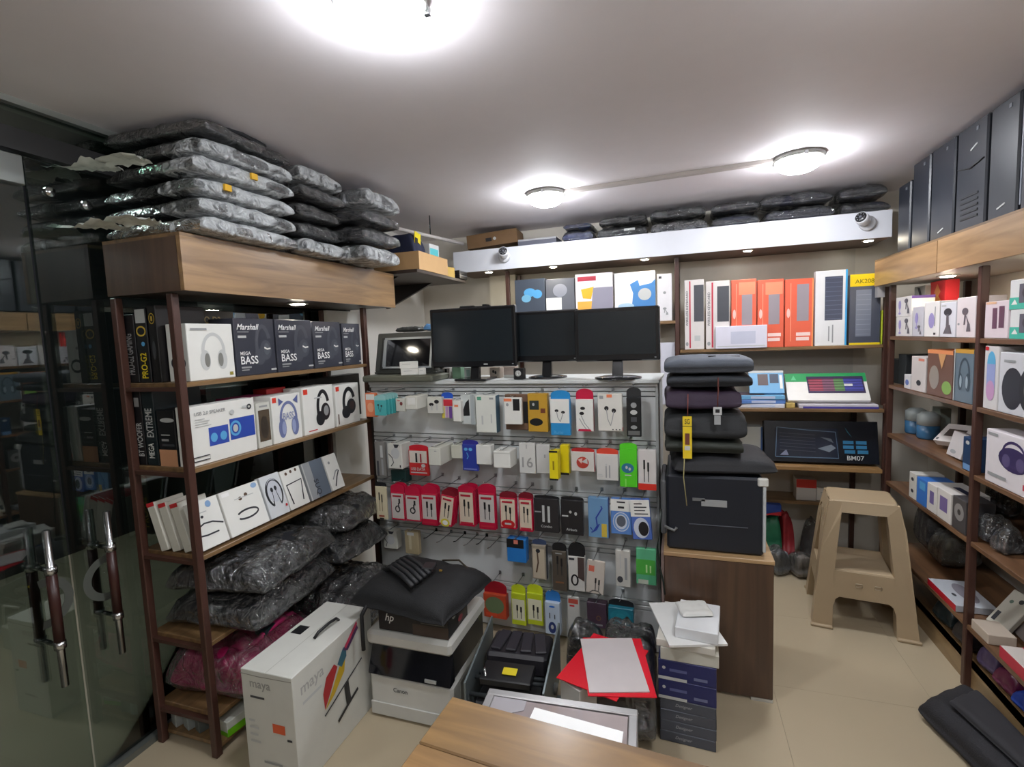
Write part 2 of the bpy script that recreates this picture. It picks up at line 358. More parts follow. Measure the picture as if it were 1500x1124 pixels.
def soft(name, label, cat, loc, rot, size, mat, seed=0, group=None, wrap=None, wrapmat=None, fit=None, **kw):
    vs, fs = pillow_mesh(*size, seed=seed, **kw)
    o = MB().add(vs, fs, True).build(name, mat, recenter=False)
    o.location = loc; o.rotation_euler = rot; tag(o, label, cat, group)
    if wrap:
        k2 = dict(kw); k2['rough'] = kw.get('rough', .12)+kw.get('wr', .22); k2['freq'] = 8; k2['ridge'] = True; k2['flat'] = .3; k2['nx'] = 52; k2['ny'] = 44
        vs, fs = pillow_mesh(size[0]*(1+wrap), size[1]*(1+wrap*.7), size[2]*1.10, seed=seed+.37, **k2)
        vs = [(x, y, z-size[2]*.03) for x, y, z in vs]
        MB().add(vs, fs, True).build('plastic_wrap', wrapmat or plastic_film(), o, recenter=False)
    return settle(o, loc[2], fit)
def child(o, mb, name, mat, bevel=0, smooth=None):
    """part given in the thing's own coordinates"""
    return mb.build(name, mat, o, bevel=bevel, recenter=False, smooth=smooth)
# ================================================================ THE ROOM
CEIL = 2.37; XG = -2.02; XRW = 1.52; YB = 3.84; YF = -1.3
tile = M((178, 164, 138), .32, 0, .05, coat=.15, nscale=3)
fl = struct(MB().box(XG-2.6, XRW, YF, YB, -.05, -.006).build('floor', M((168, 154, 128), .5)))
tv = None
for i in range(6):
    for j in range(9):
        x0 = -2.02+.6*i; y0 = -1.3+.6*j
        x1, y1 = min(x0+.6, XRW), min(y0+.6, YB)
        MB().box(x0+0.0004, x1-0.0004, y0+0.0004, y1-0.0004, -.006, 0).build('tile', tile, fl)
struct(MB().box(XG-.1, XRW+.1, YF-.1, YB+.1, CEIL, CEIL+.06).build('ceiling', M((236, 231, 234), .75, 0, .02)))
wallm = M((206, 200, 188), .7, 0, .03)
struct(MB().box(XG-.1, XRW+.1, YB, YB+.08, 0, CEIL).build('wall_back', wallm))
struct(MB().box(XRW, XRW+.08, YF, YB, 0, CEIL).build('wall_right', wallm))
struct(MB().box(XG-.02, XRW+.1, YF-.08, YF, 0, CEIL).build('wall_front', M((150, 140, 128), .8)))
struct(MB().box(XG-.08, XG, 2.78, YB, 0, CEIL).build('wall_left', M((216, 214, 208), .6, 0, .02)))
# glass shop front along the left side: header glass, rail, two doors, fixed pane behind the rack
GL = glassy('shop_glass', (196, 206, 200), .08, .012)
DARKM = M((40, 40, 40), .5, .3); ALU = M((165, 170, 165), .35, .8)
w1 = struct(MB().box(XG-.006, XG+.006, 1.13, 2.735, .03, 2.20).build('window_1', GL))
w2 = struct(MB().box(XG-.006, XG+.006, YF, 2.735, 2.275, 2.35).build('window_2', glassy('fanlight_glass', (150, 175, 160), .14, .05)))
struct(MB().box(XG-.03, XG+.03, YF, 2.735, 2.35, CEIL).build('trim_1', ALU))
struct(MB().box(XG-.03, XG+.03, YF, 2.735, 2.205, 2.275).build('trim_2', DARKM))
struct(MB().box(XG-.03, XG+.03, YF, 2.735, 0, .025).build('trim_3', M((120, 124, 120), .4, .6)))
struct(MB().box(XG-.03, XG+.03, 2.74, 2.78, 0, CEIL).build('trim_4', M((48, 38, 34), .5)))
d1 = struct(MB().box(XG-.006, XG+.006, .25, 1.118, .035, 2.195).build('door_1', GL))
d2 = struct(MB().box(XG-.006, XG+.006, -.62, .238, .035, 2.195).build('door_2', GL))
def pulls(d, hy):
    for sx in (-1, 1):
        hx = XG+sx*.05
        MB().tube([(hx, hy, .44), (hx, hy, .98)], .011, 12).build('pull_handle', CHROME, d)
        MB().tube([(hx, hy, .60), (hx, hy, .83)], .015, 12).build('wood_grip', M((58, 30, 26), .35), d)
        for z in (.585, .845):
            MB().tube([(XG+sx*.006, hy, z), (hx, hy, z)], .008, 8).build('standoff', CHROME, d)
            MB().lathe([(.017, -.012), (.017, .012)], (hx, hy, z), 12).build('collar', CHROME, d)
pulls(d1, 1.04); pulls(w1, 1.225)
for d, b in ((d1, 1.118), (d2, .238)):
    MB().box(XG-.022, XG+.022, b-.2, b, 2.10, 2.195).build('patch_fitting', M((150, 155, 152), .3, .9), d, bevel=.003)
for y, z in ((1.19, 2.10), (1.30, 2.08)): MB().lathe([(.018, 0), (.015, .012)], (XG+.006, y, z), 14, 'X').build('glass_bolt', CHROME, w1)
# frosted half rings stuck on the glass behind the handles
for par, y, sg in ((d1, 1.065, 1), (w1, 1.205, -1)):
    vs = []; n = 20
    for k in range(n+1):
        a = -PI*.55+PI*1.1*k/n
        for r in (.085, .058): vs.append((XG+.0075, y+sg*r*math.cos(a)-sg*.03, .725+r*math.sin(a)))
    MB().add(vs, [(2*k, 2*k+1, 2*k+3, 2*k+2) for k in range(n)]).build('frosted_ring', M((84, 88, 82), .6), par, fixn=False)
# what lies outside the glass: a dim arcade
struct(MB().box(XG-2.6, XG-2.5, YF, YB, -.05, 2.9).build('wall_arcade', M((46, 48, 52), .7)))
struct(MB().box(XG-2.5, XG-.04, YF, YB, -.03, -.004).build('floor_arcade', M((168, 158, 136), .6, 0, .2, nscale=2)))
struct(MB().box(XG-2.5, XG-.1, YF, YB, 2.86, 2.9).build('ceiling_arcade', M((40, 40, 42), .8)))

# ---------------------------------------------------------------- round ceiling lamps
def ceiling_lamp(x, y, label, r=.105, z=None, e=1.0):
    o = empty('ceiling_lamp', (x, y, z or CEIL), 0, label, 'ceiling lamp', 'round ceiling lamps'); o['_local'] = 1
    b = child(o, MB().lathe([(r*1.05, -.0005), (r*1.07, -.014), (r*1.0, -.024)], n=36), 'base_ring', M((176, 176, 172), .35, .3))
    child(o, MB().lathe([(r, -.022), (r*.97, -.035), (r*.85, -.055), (r*.6, -.07), (r*.3, -.077), (.004, -.079)], n=36), 'diffuser', emit((246, 249, 255), LAMP_EMIT*e), smooth=True)
    for k in range(3):
        a = 2*PI*k/3+.6; child(b, MB().bx((r*1.06*math.cos(a), r*1.06*math.sin(a), -.02), (.014, .014, .018)), 'clip', CHROME)
    return o
ceiling_lamp(-.665, 1.125, 'round glowing ceiling lamp nearest the stacked bags on the left header')
ceiling_lamp(-.71, 2.90, 'round glowing ceiling lamp in front of the carton on the back fascia')
ceiling_lamp(.565, 2.84, 'round glowing ceiling lamp by the computer towers')
ceiling_lamp(.565, 1.125, 'round ceiling lamp above the wooden desk')
ceiling_lamp(-.67, -.55, 'added unseen fill lamp near the glass door at the shop entrance side', e=.75)  # out of view; added to brighten the left rack's fronts
ceiling_lamp(.565, -.55, 'added unseen fill lamp at the entrance end above the aisle', e=.75)  # second lamp behind the viewpoint, added for fill light
ceiling_lamp(-3.2, 1.4, 'round lamp on the arcade ceiling outside the shop glass', .14, 2.86, 1.3)
# white conduits along the ceiling
def conduit(p, q, label):
    p, q = Vector(p), Vector(q); a = math.atan2(q.y-p.y, q.x-p.x); L = (q-p).length
    o = MB().bx(((p+q)/2), (L, .035, .018), Matrix.Rotation(a, 3, 'Z')).build('cable_conduit', M((186, 178, 172), .5)); tag(o, label, 'conduit'); return o
conduit((-.598, 2.90, CEIL-.0095), (.452, 2.84, CEIL-.0095), 'flat white cable conduit between the two far ceiling lamps')
conduit((-.552, 1.125, CEIL-.0095), (.452, 1.125, CEIL-.0095), 'flat white cable conduit leading off the lamp by the stacked bags')

# ================================================================ RACKS
def rack_posts(root, pts, z0, z1, s=.028):
    for x, y in pts: MB().box(x-s/2, x+s/2, y-s/2, y+s/2, z0, z1).build('post', POSTM, root, bevel=.003)
HEADW = wood((112, 84, 54), (160, 126, 84), 'Y'); HEADE = wood((64, 48, 36), (88, 66, 48), 'Z')
# --- left rack
LR = empty('display_rack', (-1.83, 1.9, 0), 0, 'brown metal and wood rack in front of the shop glass, wooden header stacked with bags', 'rack')
rack_posts(LR, [(-1.685, 1.335), (-1.965, 1.335), (-1.685, 2.47), (-1.965, 2.47)], 0, 1.75)
LSH = (1.435, 1.12, .79, .455, .165)
for z in LSH: MB().box(-1.975, -1.672, 1.345, 2.46, z-.018, z).build('shelf', SHELFW_Y, LR, bevel=.002)
MB().box(-1.975, -1.672, 1.345, 2.46, .03, .045).build('shelf', SHELFW_Y, LR)
for z in LSH:
    MB().box(-1.965, -1.685, 1.325, 1.345, z-.03, z-.016).build('crossbar', POSTM, LR)
MB().box(-1.975, -1.62, 1.315, 1.322, 1.755, 1.94).build('header_end', HEADE, LR)
MB().box(-1.618, -1.60, 1.315, 2.68, 1.755, 1.94).build('header_front', HEADW, LR)
MB().box(-1.975, -1.60, 1.315, 2.68, 1.94, 1.952).build('header_top', SHELFW_Y, LR)
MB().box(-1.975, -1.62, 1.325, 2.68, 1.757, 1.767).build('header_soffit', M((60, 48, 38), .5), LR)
MB().box(-1.974, -1.93, 2.47, 2.76, 0, 1.75).build('back_panel', M((206, 206, 200), .55), LR)
# --- right rack
RX = 1.14
RRK = empty('display_rack', (1.3, 2.3, 0), 0, 'brown rack along the right wall holding computer towers on its wooden header', 'rack')
rack_posts(RRK, [(RX+.014, 3.40), (RX+.014, 2.505), (RX+.014, 1.60), (1.495, 3.40), (1.495, 2.505), (1.495, 1.6)], 0, 1.76)
RSH = (1.475, 1.20, .92, .64, .28)
for z in RSH:
    for a, b in ((2.52, 3.385), (1.615, 2.49)):
        MB().box(RX+.002, 1.51, a, b, z-.02, z).build('shelf', wood((84, 58, 40), (124, 90, 62), 'Y'), RRK, bevel=.002)
MB().box(1.165, 1.51, 1.6, 3.38, .09, .11).build('shelf', SHELFW_Y, RRK)
MB().box(1.165, 1.18, 1.6, 3.40, 0, .11).build('plinth', wood((128, 104, 72), (160, 134, 96), 'Y'), RRK)
RH = wood((138, 106, 72), (178, 142, 100), 'Y')
MB().box(1.10, 1.118, 2.765, 3.512, 1.765, 1.905).build('header_front', RH, RRK)
MB().box(1.098, 1.118, 1.60, 2.755, 1.765, 1.905).build('header_front', RH, RRK)
MB().box(1.10, 1.51, 1.60, 3.512, 1.905, 1.915).build('header_top', SHELFW_Y, RRK)
MB().box(1.12, 1.51, 1.60, 3.50, 1.765, 1.772).build('header_soffit', M((190, 184, 172), .5), RRK)
MB().box(1.104, 1.14, 3.47, 3.512, 1.70, 1.765).build('header_bracket', M((160, 158, 160), .4, .3), RRK)
# --- back rack
YS, YL = 3.52, 3.40
BRK = empty('display_rack', (0, 3.7, 0), 0, 'brown rack across the back wall under the long white fascia', 'rack')
rack_posts(BRK, [(-1.17, YS+.014), (0.0, YS+.014), (-1.17, 3.82), (0, 3.82)], 1.0, 2.03)
rack_posts(BRK, [(1.155, YL+.045), (.02, YL+.02), (1.10, 3.82)], 0, 1.08)
rack_posts(BRK, [(1.172, YS+.020)], 1.06, 1.765)
MB().box(.016, 1.156, YS, 3.83, 1.405, 1.425).build('shelf', SHELFW_X, BRK, bevel=.002)
MB().box(-1.17, -.01, YS, 3.83, 1.60, 1.62).build('shelf', SHELFW_X, BRK, bevel=.002)
MB().box(-.02, 1.13, YL, 3.83, 1.035, 1.055).build('shelf', SHELFW_X, BRK, bevel=.002)
MB().box(-.02, 1.13, YL, 3.83, .675, .70).build('shelf', wood((140, 106, 66), (178, 140, 92), 'X'), BRK, bevel=.002)
FAS = M((214, 216, 222), .4, 0, .02)
MB().box(-1.55, 1.155, 3.44, 3.455, 2.035, 2.185).build('fascia_board', FAS, BRK)
MB().box(-1.55, 1.155, 3.455, 3.83, 2.172, 2.185).build('fascia_top', FAS, BRK)
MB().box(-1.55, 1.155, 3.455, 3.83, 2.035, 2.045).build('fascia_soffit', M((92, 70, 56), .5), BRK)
MB().box(1.14, 1.155, 3.455, 3.83, 2.045, 2.172).build('fascia_end', FAS, BRK)
MB().box(-1.4, -1.19, 3.78, 3.835, 1.0, 2.035).build('wall_panel', M((206, 200, 184), .6), BRK)
MB().box(.02, 1.09, 3.825, 3.835, 1.06, 2.03).build('back_panel', M((190, 186, 176), .35), BRK)
# LED spotlights in the soffits
def spot(x, y, z, label, group, r=.028, s=1.0):
    o = empty('led_spotlight', (x, y, z), 0, label, 'spotlight', group); o['_local'] = 1
    child(o, MB().lathe([(r*1.25, 0), (r*1.25, -.005), (r, -.006)], n=20), 'rim', M((215, 212, 200), .3, .3))
    child(o, MB().lathe([(r*.98, -.003), (r*.7, -.009), (.003, -.011)], n=20), 'lens', emit((255, 244, 222), SPOT_EMIT*s), smooth=True)
for x, w in ((-1.30, 'by the wall camera on the left'), (-.82, 'over the blue boxes'), (-.20, 'over the white tablet boxes'), (.42, 'over the orange keyboard boxes'), (1.06, 'at the end by the computer towers')):
    spot(x, 3.50, 2.035, 'small LED spotlight under the white fascia '+w, 'LED spots under the white fascia')
for y, w in ((2.02, 'above the charcoal headphone boxes'),):
    spot(-1.74, y, 1.756, 'small LED spotlight under the left wooden header '+w, 'LED spots under the left header', .04)
for y, w in ((2.95, 'above the phone holder boxes'), (2.15, 'above the camera boxes')):
    spot(1.22, y, 1.765, 'small LED spotlight under the right wooden header '+w, 'LED spots under the right header', .035)

# ================================================================ SLATWALL DISPLAY (pegboard) AND COUNTER
PA, PB = Vector((-1.648, 2.449, 0)), Vector((-.098, 2.395, 0))
PD = (PB-PA).normalized(); PN = Vector((PD.y, -PD.x, 0)); PROT = math.atan2(PD.y, PD.x)   # PN points to the shop floor
PL = (PB-PA).length
def on_board(px, py, off): return at_plane(px, py, PA+PN*off, PN)
SW = empty('slatwall_display', PA, PROT, 'white slatwall display counter hung with phone accessories, monitors on its ledge', 'display stand'); SW['_local'] = 1
BOARDM = M((208, 212, 212), .35, 0, .02); RAILM = M((204, 207, 206), .3, .15)
rows = [1.30, 1.045, .775, .525, .26]
def sbox(x0, x1, y0, y1, z0, z1): return MB().box(x0, x1, y0, y1, z0, z1)
edges = [1.318]+[z for r in rows for z in (r-.012,)]+[0]
child(SW, sbox(0, PL, .012, .03, 0, 1.318), 'core_board', M((60, 62, 60), .6))
for i, r in enumerate(rows):
    top = r-.049; bot = (rows[i+1]+.002) if i < 4 else 0.01
    child(SW, sbox(0, PL, -.002, .012, bot, top), 'slat_panel', BOARDM, .001)
    for k in range(2):
        z = r-.002-.0225*k
        child(SW, sbox(0, PL, -.005, .012, z-.0185, z), 'rail', RAILM, .0015)
child(SW, sbox(-.012, 0.0, -.006, .26, 0, 1.318), 'side_frame', M((44, 38, 34), .5))
child(SW, sbox(PL, PL+.012, -.004, .30, 0, 1.318), 'side_panel', M((178, 182, 180), .45))
child(SW, sbox(.002, PL+.02, -.03, .34, 1.318, 1.336), 'ledge', M((205, 208, 206), .3), .003)
child(SW, sbox(0, PL+.01, -.014, 0.012, 1.302, 1.317), 'ledge_lip', M((190, 192, 190), .3, .3))
# ================================================================ GOODS ON THE LEFT RACK
def _solve(P0, D, px=None, py=None):
    P0, D = Vector(P0)-EYE, Vector(D)
    if px is not None: k = (px-750)/FPX; ax = CR
    else: k = (py-562)/FPX; ax = -CU
    return (k*P0.dot(CF)-P0.dot(ax))/(D.dot(ax)-k*D.dot(CF))
def y_on(px, X, z): return _solve((X, 0, z), (0, 1, 0), px=px)
def x_on(px, Y, z): return _solve((0, Y, z), (1, 0, 0), px=px)
def z_on(py, X, Y): return _solve((X, Y, 0), (0, 0, 1), py=py)
def lbox(name, label, cat, xl, xr, ytop, z, depth, mat, F=(), L=(), T=(), group=None, X=-1.69, h=None, gap=.002, tilt=0):
    y0, y1 = y_on(xl, X, z), y_on(xr, X, z); h = h or z_on(ytop, X, y0)-z
    return carton(name, label, cat, (X-depth/2, (y0+y1)/2, z+.0005), PI/2, (y1-y0-gap, depth, h), mat, F=F, L=L, T=T, group=group, tilt=tilt)
Z1, Z2, Z3, Z4, Z5 = LSH
SCREENW = M((240, 240, 238), .4); DHP = M((30, 31, 36), .35); MID = M((84, 88, 96), .4); FAINT = M((70, 73, 82), .4)
bkc = M((58, 60, 70), .28, coat=.3)
lbox('headphone_box', 'white carton printed with white over-ear headphones on the top rack shelf', 'box', 279, 346, 474, Z1, .10, WHITE,
     F=[('pic', 'hp', .22, .14, .86, .84, M((196, 198, 196), .4), M((128, 128, 122), .4)), ('rect', 'fine_print', .08, .88, .42, .92, GREY), ('rect', 'seal', .86, .05, .94, .11, M((140, 130, 50), .5))],
     L=[('ring', 'headphone_print', .5, .32, .36, .13, .1, DARK), ('ell', 'earbud_print', .35, .66, .12, .03, GREY)])
lbl = ['next to the white headphone box', 'second from the white headphone box', 'third from the white headphone box', 'at the far end of the top shelf']
for k, (a, b, t) in enumerate(((348, 406, 466), (408, 460, 468), (462, 502, 471), (504, 530, 474))):
    lbox('headphone_box', 'charcoal headphone carton with white script lettering, '+lbl[k], 'box', a, b, t, Z1, .13, bkc, group='charcoal headphone cartons on the top shelf',
         F=[('pic', 'hpside', .42, .15, .95, .9, FAINT, MID), ('text', 'Marshall', .06, .80, .10, SCREENW, {'shear': .35, 'w': .6}), ('rect', 'fine_print', .07, .755, .34, .77, GREY), ('rect', 'tag_print', .07, .66, .27, .70, LGREY),
            ('text', 'MEGA', .10, .36, .06, SCREENW, {'w': .3}), ('text', 'BASS', .10, .20, .14, SCREENW, {'w': .42}), ('rect', 'fine_print', .10, .13, .34, .16, GREY), ('rect', 'fine_print', .10, .09, .28, .11, GREY),
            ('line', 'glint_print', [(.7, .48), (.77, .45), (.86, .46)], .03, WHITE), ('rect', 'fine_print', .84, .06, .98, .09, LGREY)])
# dark gaming cartons turned end-on at the near end of the rack
GOLD = M((206, 172, 60), .45)
def endbox(name, label, xl, xr, ytop, z, dep, mat, F, Y=1.352, group=None, h=None, cat='box', xmax=9):
    x0, x1 = x_on(xl, Y, z+.05), min(xmax, x_on(xr, Y, z+.05)); h = h or z_on(ytop, x0, Y)-z
    return carton(name, label, cat, ((x0+x1)/2, Y+dep/2, z+.0005), 0, (x1-x0-.002, dep, h), mat, F=F, group=group)
endbox('gaming_headset_box', 'slim black carton with pale spine lettering beside the back post', 184, 203, 462, Z1, .19, BLACK,
       [('text', 'PRO-G2 GAMING', .75, .12, .55, GREY, {'rot': 1, 'w': .6})])
endbox('gaming_headset_box', 'slim black carton with gold crest and gold spine lettering', 204, 221, 452, Z1, .19, BLACK,
       [('rect', 'label_sticker', .1, .80, .95, .98, LGREY), ('ring', 'crest', .5, .69, .42, .07, .1, GOLD), ('text', 'PRO-G2', .78, .06, .55, YELLOW, {'rot': 1, 'w': .34}), ('ell', 'mark', .6, .52, .16, .03, SKY)])
endbox('gaming_headset_box', 'wide black carton with gold shield crest behind the white headphone box', 223, 252, 448, Z1, .20, M((24, 22, 24), .4),
       [('ring', 'crest', .5, .83, .34, .07, .07, GOLD), ('rect', 'crest', .4, .8, .6, .86, GOLD), ('ell', 'headset_print', .5, .42, .22, .12, CHAR)], xmax=-1.797)
lbox('gaming_headset_box', 'large black carton lettered in pale gold standing behind the white headphone box', 'box', 292, 350, 452, Z1, .08, M((26, 23, 22), .4), X=-1.84, h=.275,
     F=[('text', 'PRO-D2', .05, .80, .11, M((150, 130, 80), .5), {'w': .6})])
# second shelf
endbox('amplifier_box', 'narrow dark speaker carton with white lettering at the rack corner', 200, 214, 572, Z2, .2, BLACK, [('text', 'BT WOOFER', .85, .12, .6, LGREY, {'rot': 1, 'w': .45}), ('rect', 'fine_print', .3, .78, .8, .9, GREY)])
endbox('amplifier_box', 'dark teal speaker carton with white block lettering', 215, 232, 572, Z2, .2, M((22, 34, 38), .4), [('text', 'MEGA', .7, .10, .5, WHITE, {'rot': 1, 'w': .2}), ('text', 'EXTREME', .8, .38, .6, LGREY, {'rot': 1, 'w': .38})])
endbox('amplifier_box', 'black speaker carton with a peach coloured lower band', 234, 262, 601, Z2, .2, BLACK, [('rect', 'band', 0, 0, 1, .30, M((206, 150, 112), .5)), ('ell', 'picture', .6, .82, .4, .04, LGREY), ('rect', 'fine_print', .2, .45, .6, .49, GREY), ('rect', 'fine_print', .2, .36, .9, .40, CHAR), ('rect', 'fine_print', .2, .55, .7, .57, LGREY)], xmax=-1.757)
lbox('speaker_box', 'large white carton picturing blue stereo speakers', 'box', 282, 378, 598, Z2, .06, WHITE,
     F=[('rect', 'speaker_print', .26, .28, .55, .60, M((52, 78, 170), .4)), ('rect', 'speaker_print', .575, .30, .98, .68, M((44, 72, 165), .4)), ('ell', 'cone_print', .33, .42, .05, .08, SKY), ('ell', 'cone_print', .47, .42, .05, .08, SKY), ('ring', 'cone_print', .66, .5, .09, .14, .03, SKY), ('ell', 'cone_print', .66, .5, .04, .07, LGREY),
        ('text', 'USB 2.0 SPEAKER', .08, .84, .06, GREY, {'w': .56}), ('pic', 'lines', .08, .64, .3, .8, LGREY), ('ring', 'badge', .9, .85, .04, .05, .02, DARK), ('ell', 'badge', .62, .80, .035, .045, LGREY), ('rect', 'badge', .78, .84, .86, .88, LGREY), ('line', 'barcode_frame', [(.02, .08), (.24, .08), (.24, .15), (.02, .15), (.02, .08)], .012, DARK)])
lbox('mouse_box', 'slim white carton with a brown window between speaker and cat-ear headphone boxes', 'box', 380, 400, 592, Z2, .10, OFFW, F=[('rect', 'window', .1, .14, .92, .84, M((84, 72, 58), .25)), ('ell', 'picture', .5, .45, .3, .25, M((58, 50, 42), .3)), ('rect', 'fine_print', .2, .9, .8, .94, GREY)])
jb = [('rect', 'logo', .03, .86, .16, .97, M((214, 60, 40), .4))]
lbox('headphone_box', 'white carton picturing lilac cat-ear headphones', 'box', 402, 444, 582, Z2, .11, WHITE,
     F=jb+[('pic', 'hp', .16, .06, .92, .86, M((108, 118, 160), .4), M((150, 160, 196), .4)), ('poly', 'cat_ear_print', [(.22, .78), (.22, .95), (.38, .86)], M((90, 100, 150), .4)), ('poly', 'cat_ear_print', [(.72, .86), (.9, .97), (.88, .78)], M((90, 100, 150), .4)), ('text', 'BASS', .34, .46, .16, M((150, 158, 190), .4), {'w': .38})])
lbox('headphone_box', 'white carton picturing black headphones with a grey ear cup', 'box', 447, 491, 570, Z2, .11, WHITE, F=jb+[('pic', 'hpside', .36, .12, .92, .92, DHP, GREY), ('rect', 'fine_print', .12, .06, .4, .08, RED), ('rect', 'fine_print', .35, .74, .6, .77, LGREY)])
lbox('headphone_box', 'white carton picturing plain black headphones at the shelf end', 'box', 494, 528, 566, Z2, .11, WHITE, F=jb+[('pic', 'hpside', .2, .14, .9, .92, DHP, M((60, 40, 40), .4)), ('rect', 'fine_print', .06, .05, .1, .3, BROWN)])
lbox('accessory_box', 'magenta carton lying behind the slim windowed carton', 'box', 345, 392, 575, Z2, .09, M((150, 40, 90), .5), X=-1.80, h=.215)
lbox('accessory_box', 'red carton lying behind the cat-ear headphone box', 'box', 396, 424, 575, Z2, .08, M((170, 40, 40), .5), X=-1.806, h=.235)
lbox('accessory_box', 'black carton behind the black headphone boxes on the second shelf', 'box', 445, 530, 575, Z2, .08, BLACK, X=-1.84, h=.25)
# third shelf: leaning earphone cartons
LEAN = R(-17)
def lean(name, label, xl, xr, F, X=-1.682, h=.185, dep=.030, mat=WHITE, group=None, z=Z3, tilt=LEAN):
    y0, y1 = y_on(xl, X, z), y_on(xr, X, z)
    return carton(name, label, 'box', (X-.012, (y0+y1)/2, z+.004), PI/2, (y1-y0-.003, dep, h), mat, F=F, group=group, tilt=tilt)
for k in range(4):
    yy0, yy1 = y_on(297, -1.682, Z3), y_on(338, -1.682, Z3)
    if k: carton('earphone_box', 'white earphone carton with red top leaning %s behind the two-stroke neckband one' % ('first', 'second', 'third')[k-1], 'box', (-1.694-.052*k, (yy0+yy1)/2-.006*k, Z3+.002), PI/2, (yy1-yy0-.003, .040, .19), M((206, 204, 192), .5), T=[('rect', 'red_top', .02, .05, .98, .95, RED)], L=[('rect', 'red_edge', 0, .92, 1, 1, RED)], group='white earphone cartons leaning one behind another', tilt=R(-17))
lean('earphone_box', 'white carton with dark neckband earphones printed as two strokes', 297, 338, [('line', 'neckband_print', [(.05, .46), (.3, .52), (.6, .50), (.95, .40)], .05, DARK), ('line', 'neckband_print', [(.02, .30), (.3, .27), (.72, .27)], .05, DARK), ('ell', 'earbud_print', .3, .66, .05, .03, DARK), ('ell', 'sticker', .62, .88, .1, .07, M((130, 165, 205), .4)), ('rect', 'fine_print', .1, .74, .5, .76, LGREY)])
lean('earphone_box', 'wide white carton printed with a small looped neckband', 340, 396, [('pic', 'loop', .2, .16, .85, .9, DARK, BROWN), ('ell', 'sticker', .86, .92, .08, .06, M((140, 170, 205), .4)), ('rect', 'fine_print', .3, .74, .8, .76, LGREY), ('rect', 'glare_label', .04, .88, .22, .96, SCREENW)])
lean('earphone_box', 'pale grey carton printed with a large neckband and earbuds', 398, 426, [('pic', 'neck', .06, .08, .95, .95, DARK), ('ell', 'disc_print', .5, .62, .34, .28, M((196, 200, 208), .4)), ('pic', 'neck', .1, .1, .92, .92, DARK), ('rect', 'badge', .84, .16, .93, .22, RED)], mat=M((208, 212, 214), .45), h=.19)
lean('earphone_box', 'white carton printed with a triangular black neckband', 427, 455, [('line', 'neckband_print', [(.2, .12), (.12, .62), (.9, .66), (.72, .14)], .06, DARK), ('ell', 'earbud_print', .25, .9, .06, .04, BROWN), ('ell', 'earbud_print', .5, .92, .06, .04, BROWN), ('ell', 'earbud_print', .75, .93, .06, .04, BROWN)])
lean('earphone_box', 'grey carton with a slate panel and bold dark lettering', 457, 486, [('rect', 'panel', .38, 0, 1, 1, M((96, 106, 118), .4)), ('text', 'SUQ', .30, .5, .26, DARK, {'rot': -1, 'w': .42}), ('rect', 'panel', .0, 0, .05, 1, LGREY)], mat=M((150, 154, 156), .45))
lean('earphone_box', 'narrow white carton with a grey neckband at the end of the leaning row', 488, 506, [('line', 'neckband_print', [(.3, .1), (.6, .35), (.85, .5)], .08, DARK), ('line', 'neckband_print', [(.25, .3), (.6, .5), (.8, .52)], .08, GREY), ('ell', 'earbud_print', .3, .78, .08, .04, GREY)])
endbox('gaming_headset_box', 'black carton with gold spine lettering behind the bunched white cartons', 206, 222, 694, Z3, .14, BLACK, [('text', 'PRO-G2', .8, .12, .6, GOLD, {'rot': 1, 'w': .5}), ('rect', 'label_sticker', .1, .82, .9, .98, LGREY)], Y=1.46, xmax=-1.88)
# plastic-wrapped laptop bags on the lower shelves
FAB = M((26, 28, 34), .75, 0, .15, bump=.25, bscale=300); FAB2 = M((21, 22, 26), .8, 0, .15, bump=.3, bscale=260)
FILM = plastic_film('clear_film', .08, 13, .9, .09, lo=.5, hi=.72, crease_shine=.16); FILMW = plastic_film('milky_film', .9, 15, 1.0, .85, lo=.28, hi=.6)
BG = 'plastic-wrapped laptop bags on the lower shelf'
_b = soft('laptop_bag', 'black laptop bag in crinkled clear plastic, lowest on the lower shelf by the near post', 'bag', (-1.745, 1.645, Z4), (0, 0, R(4)), (.40, .48, .11), FAB, 1, BG, .08, FILM, sagx=.03)
soft('laptop_bag', 'black laptop bag in crinkled clear plastic on top by the near post', 'bag', (-1.725, 1.645, TOPZ[_b.name]), (0, 0, R(7)), (.40, .48, .10), FAB, 2, BG, .09, FILM, sagx=.03)
_b = soft('laptop_bag', 'black laptop bag in clear plastic flat at the far end of the lower shelf', 'bag', (-1.745, 2.15, Z4), (0, 0, R(-3)), (.40, .35, .12), FAB, 3, BG, .07, FILM)
soft('laptop_bag', 'black laptop bag in smooth clear plastic on top at the far shelf end', 'bag', (-1.745, 2.15, TOPZ[_b.name]), (0, 0, R(2)), (.40, .35, .11), FAB2, 4, BG, .07, FILM)
soft('backpack', 'dark backpack slumped on the bottom shelf behind the monitor carton', 'bag', (-1.64, 2.05, Z5), (0, 0, R(3)), (.46, .40, .22), FAB2, 5, None, .05, FILM, fit=.25)
# pink bag
pb = soft('school_bag', 'hot pink school bag in clear plastic on the bottom shelf', 'bag', (-1.775, 1.585, Z5), (0, 0, R(6)), (.37, .40, .22), M((196, 28, 104), .6, 0, .2, bump=.3, bscale=90), 6, None, .07, FILM, e=.4, fit=.245)
child(pb, MB().tube([(.10, -.17, .15), (.14, -.08, .19), (.15, .02, .20), (.13, .14, .17)], .012, 8), 'strap', M((196, 40, 110), .5))
child(pb, MB().bx((.13, -.03, .2), (.05, .06, .02)), 'buckle', M((40, 60, 66), .4))
child(pb, MB().bx((.17, -.12, .07), (.03, .1, .045)), 'care_label', M((190, 160, 150), .5))
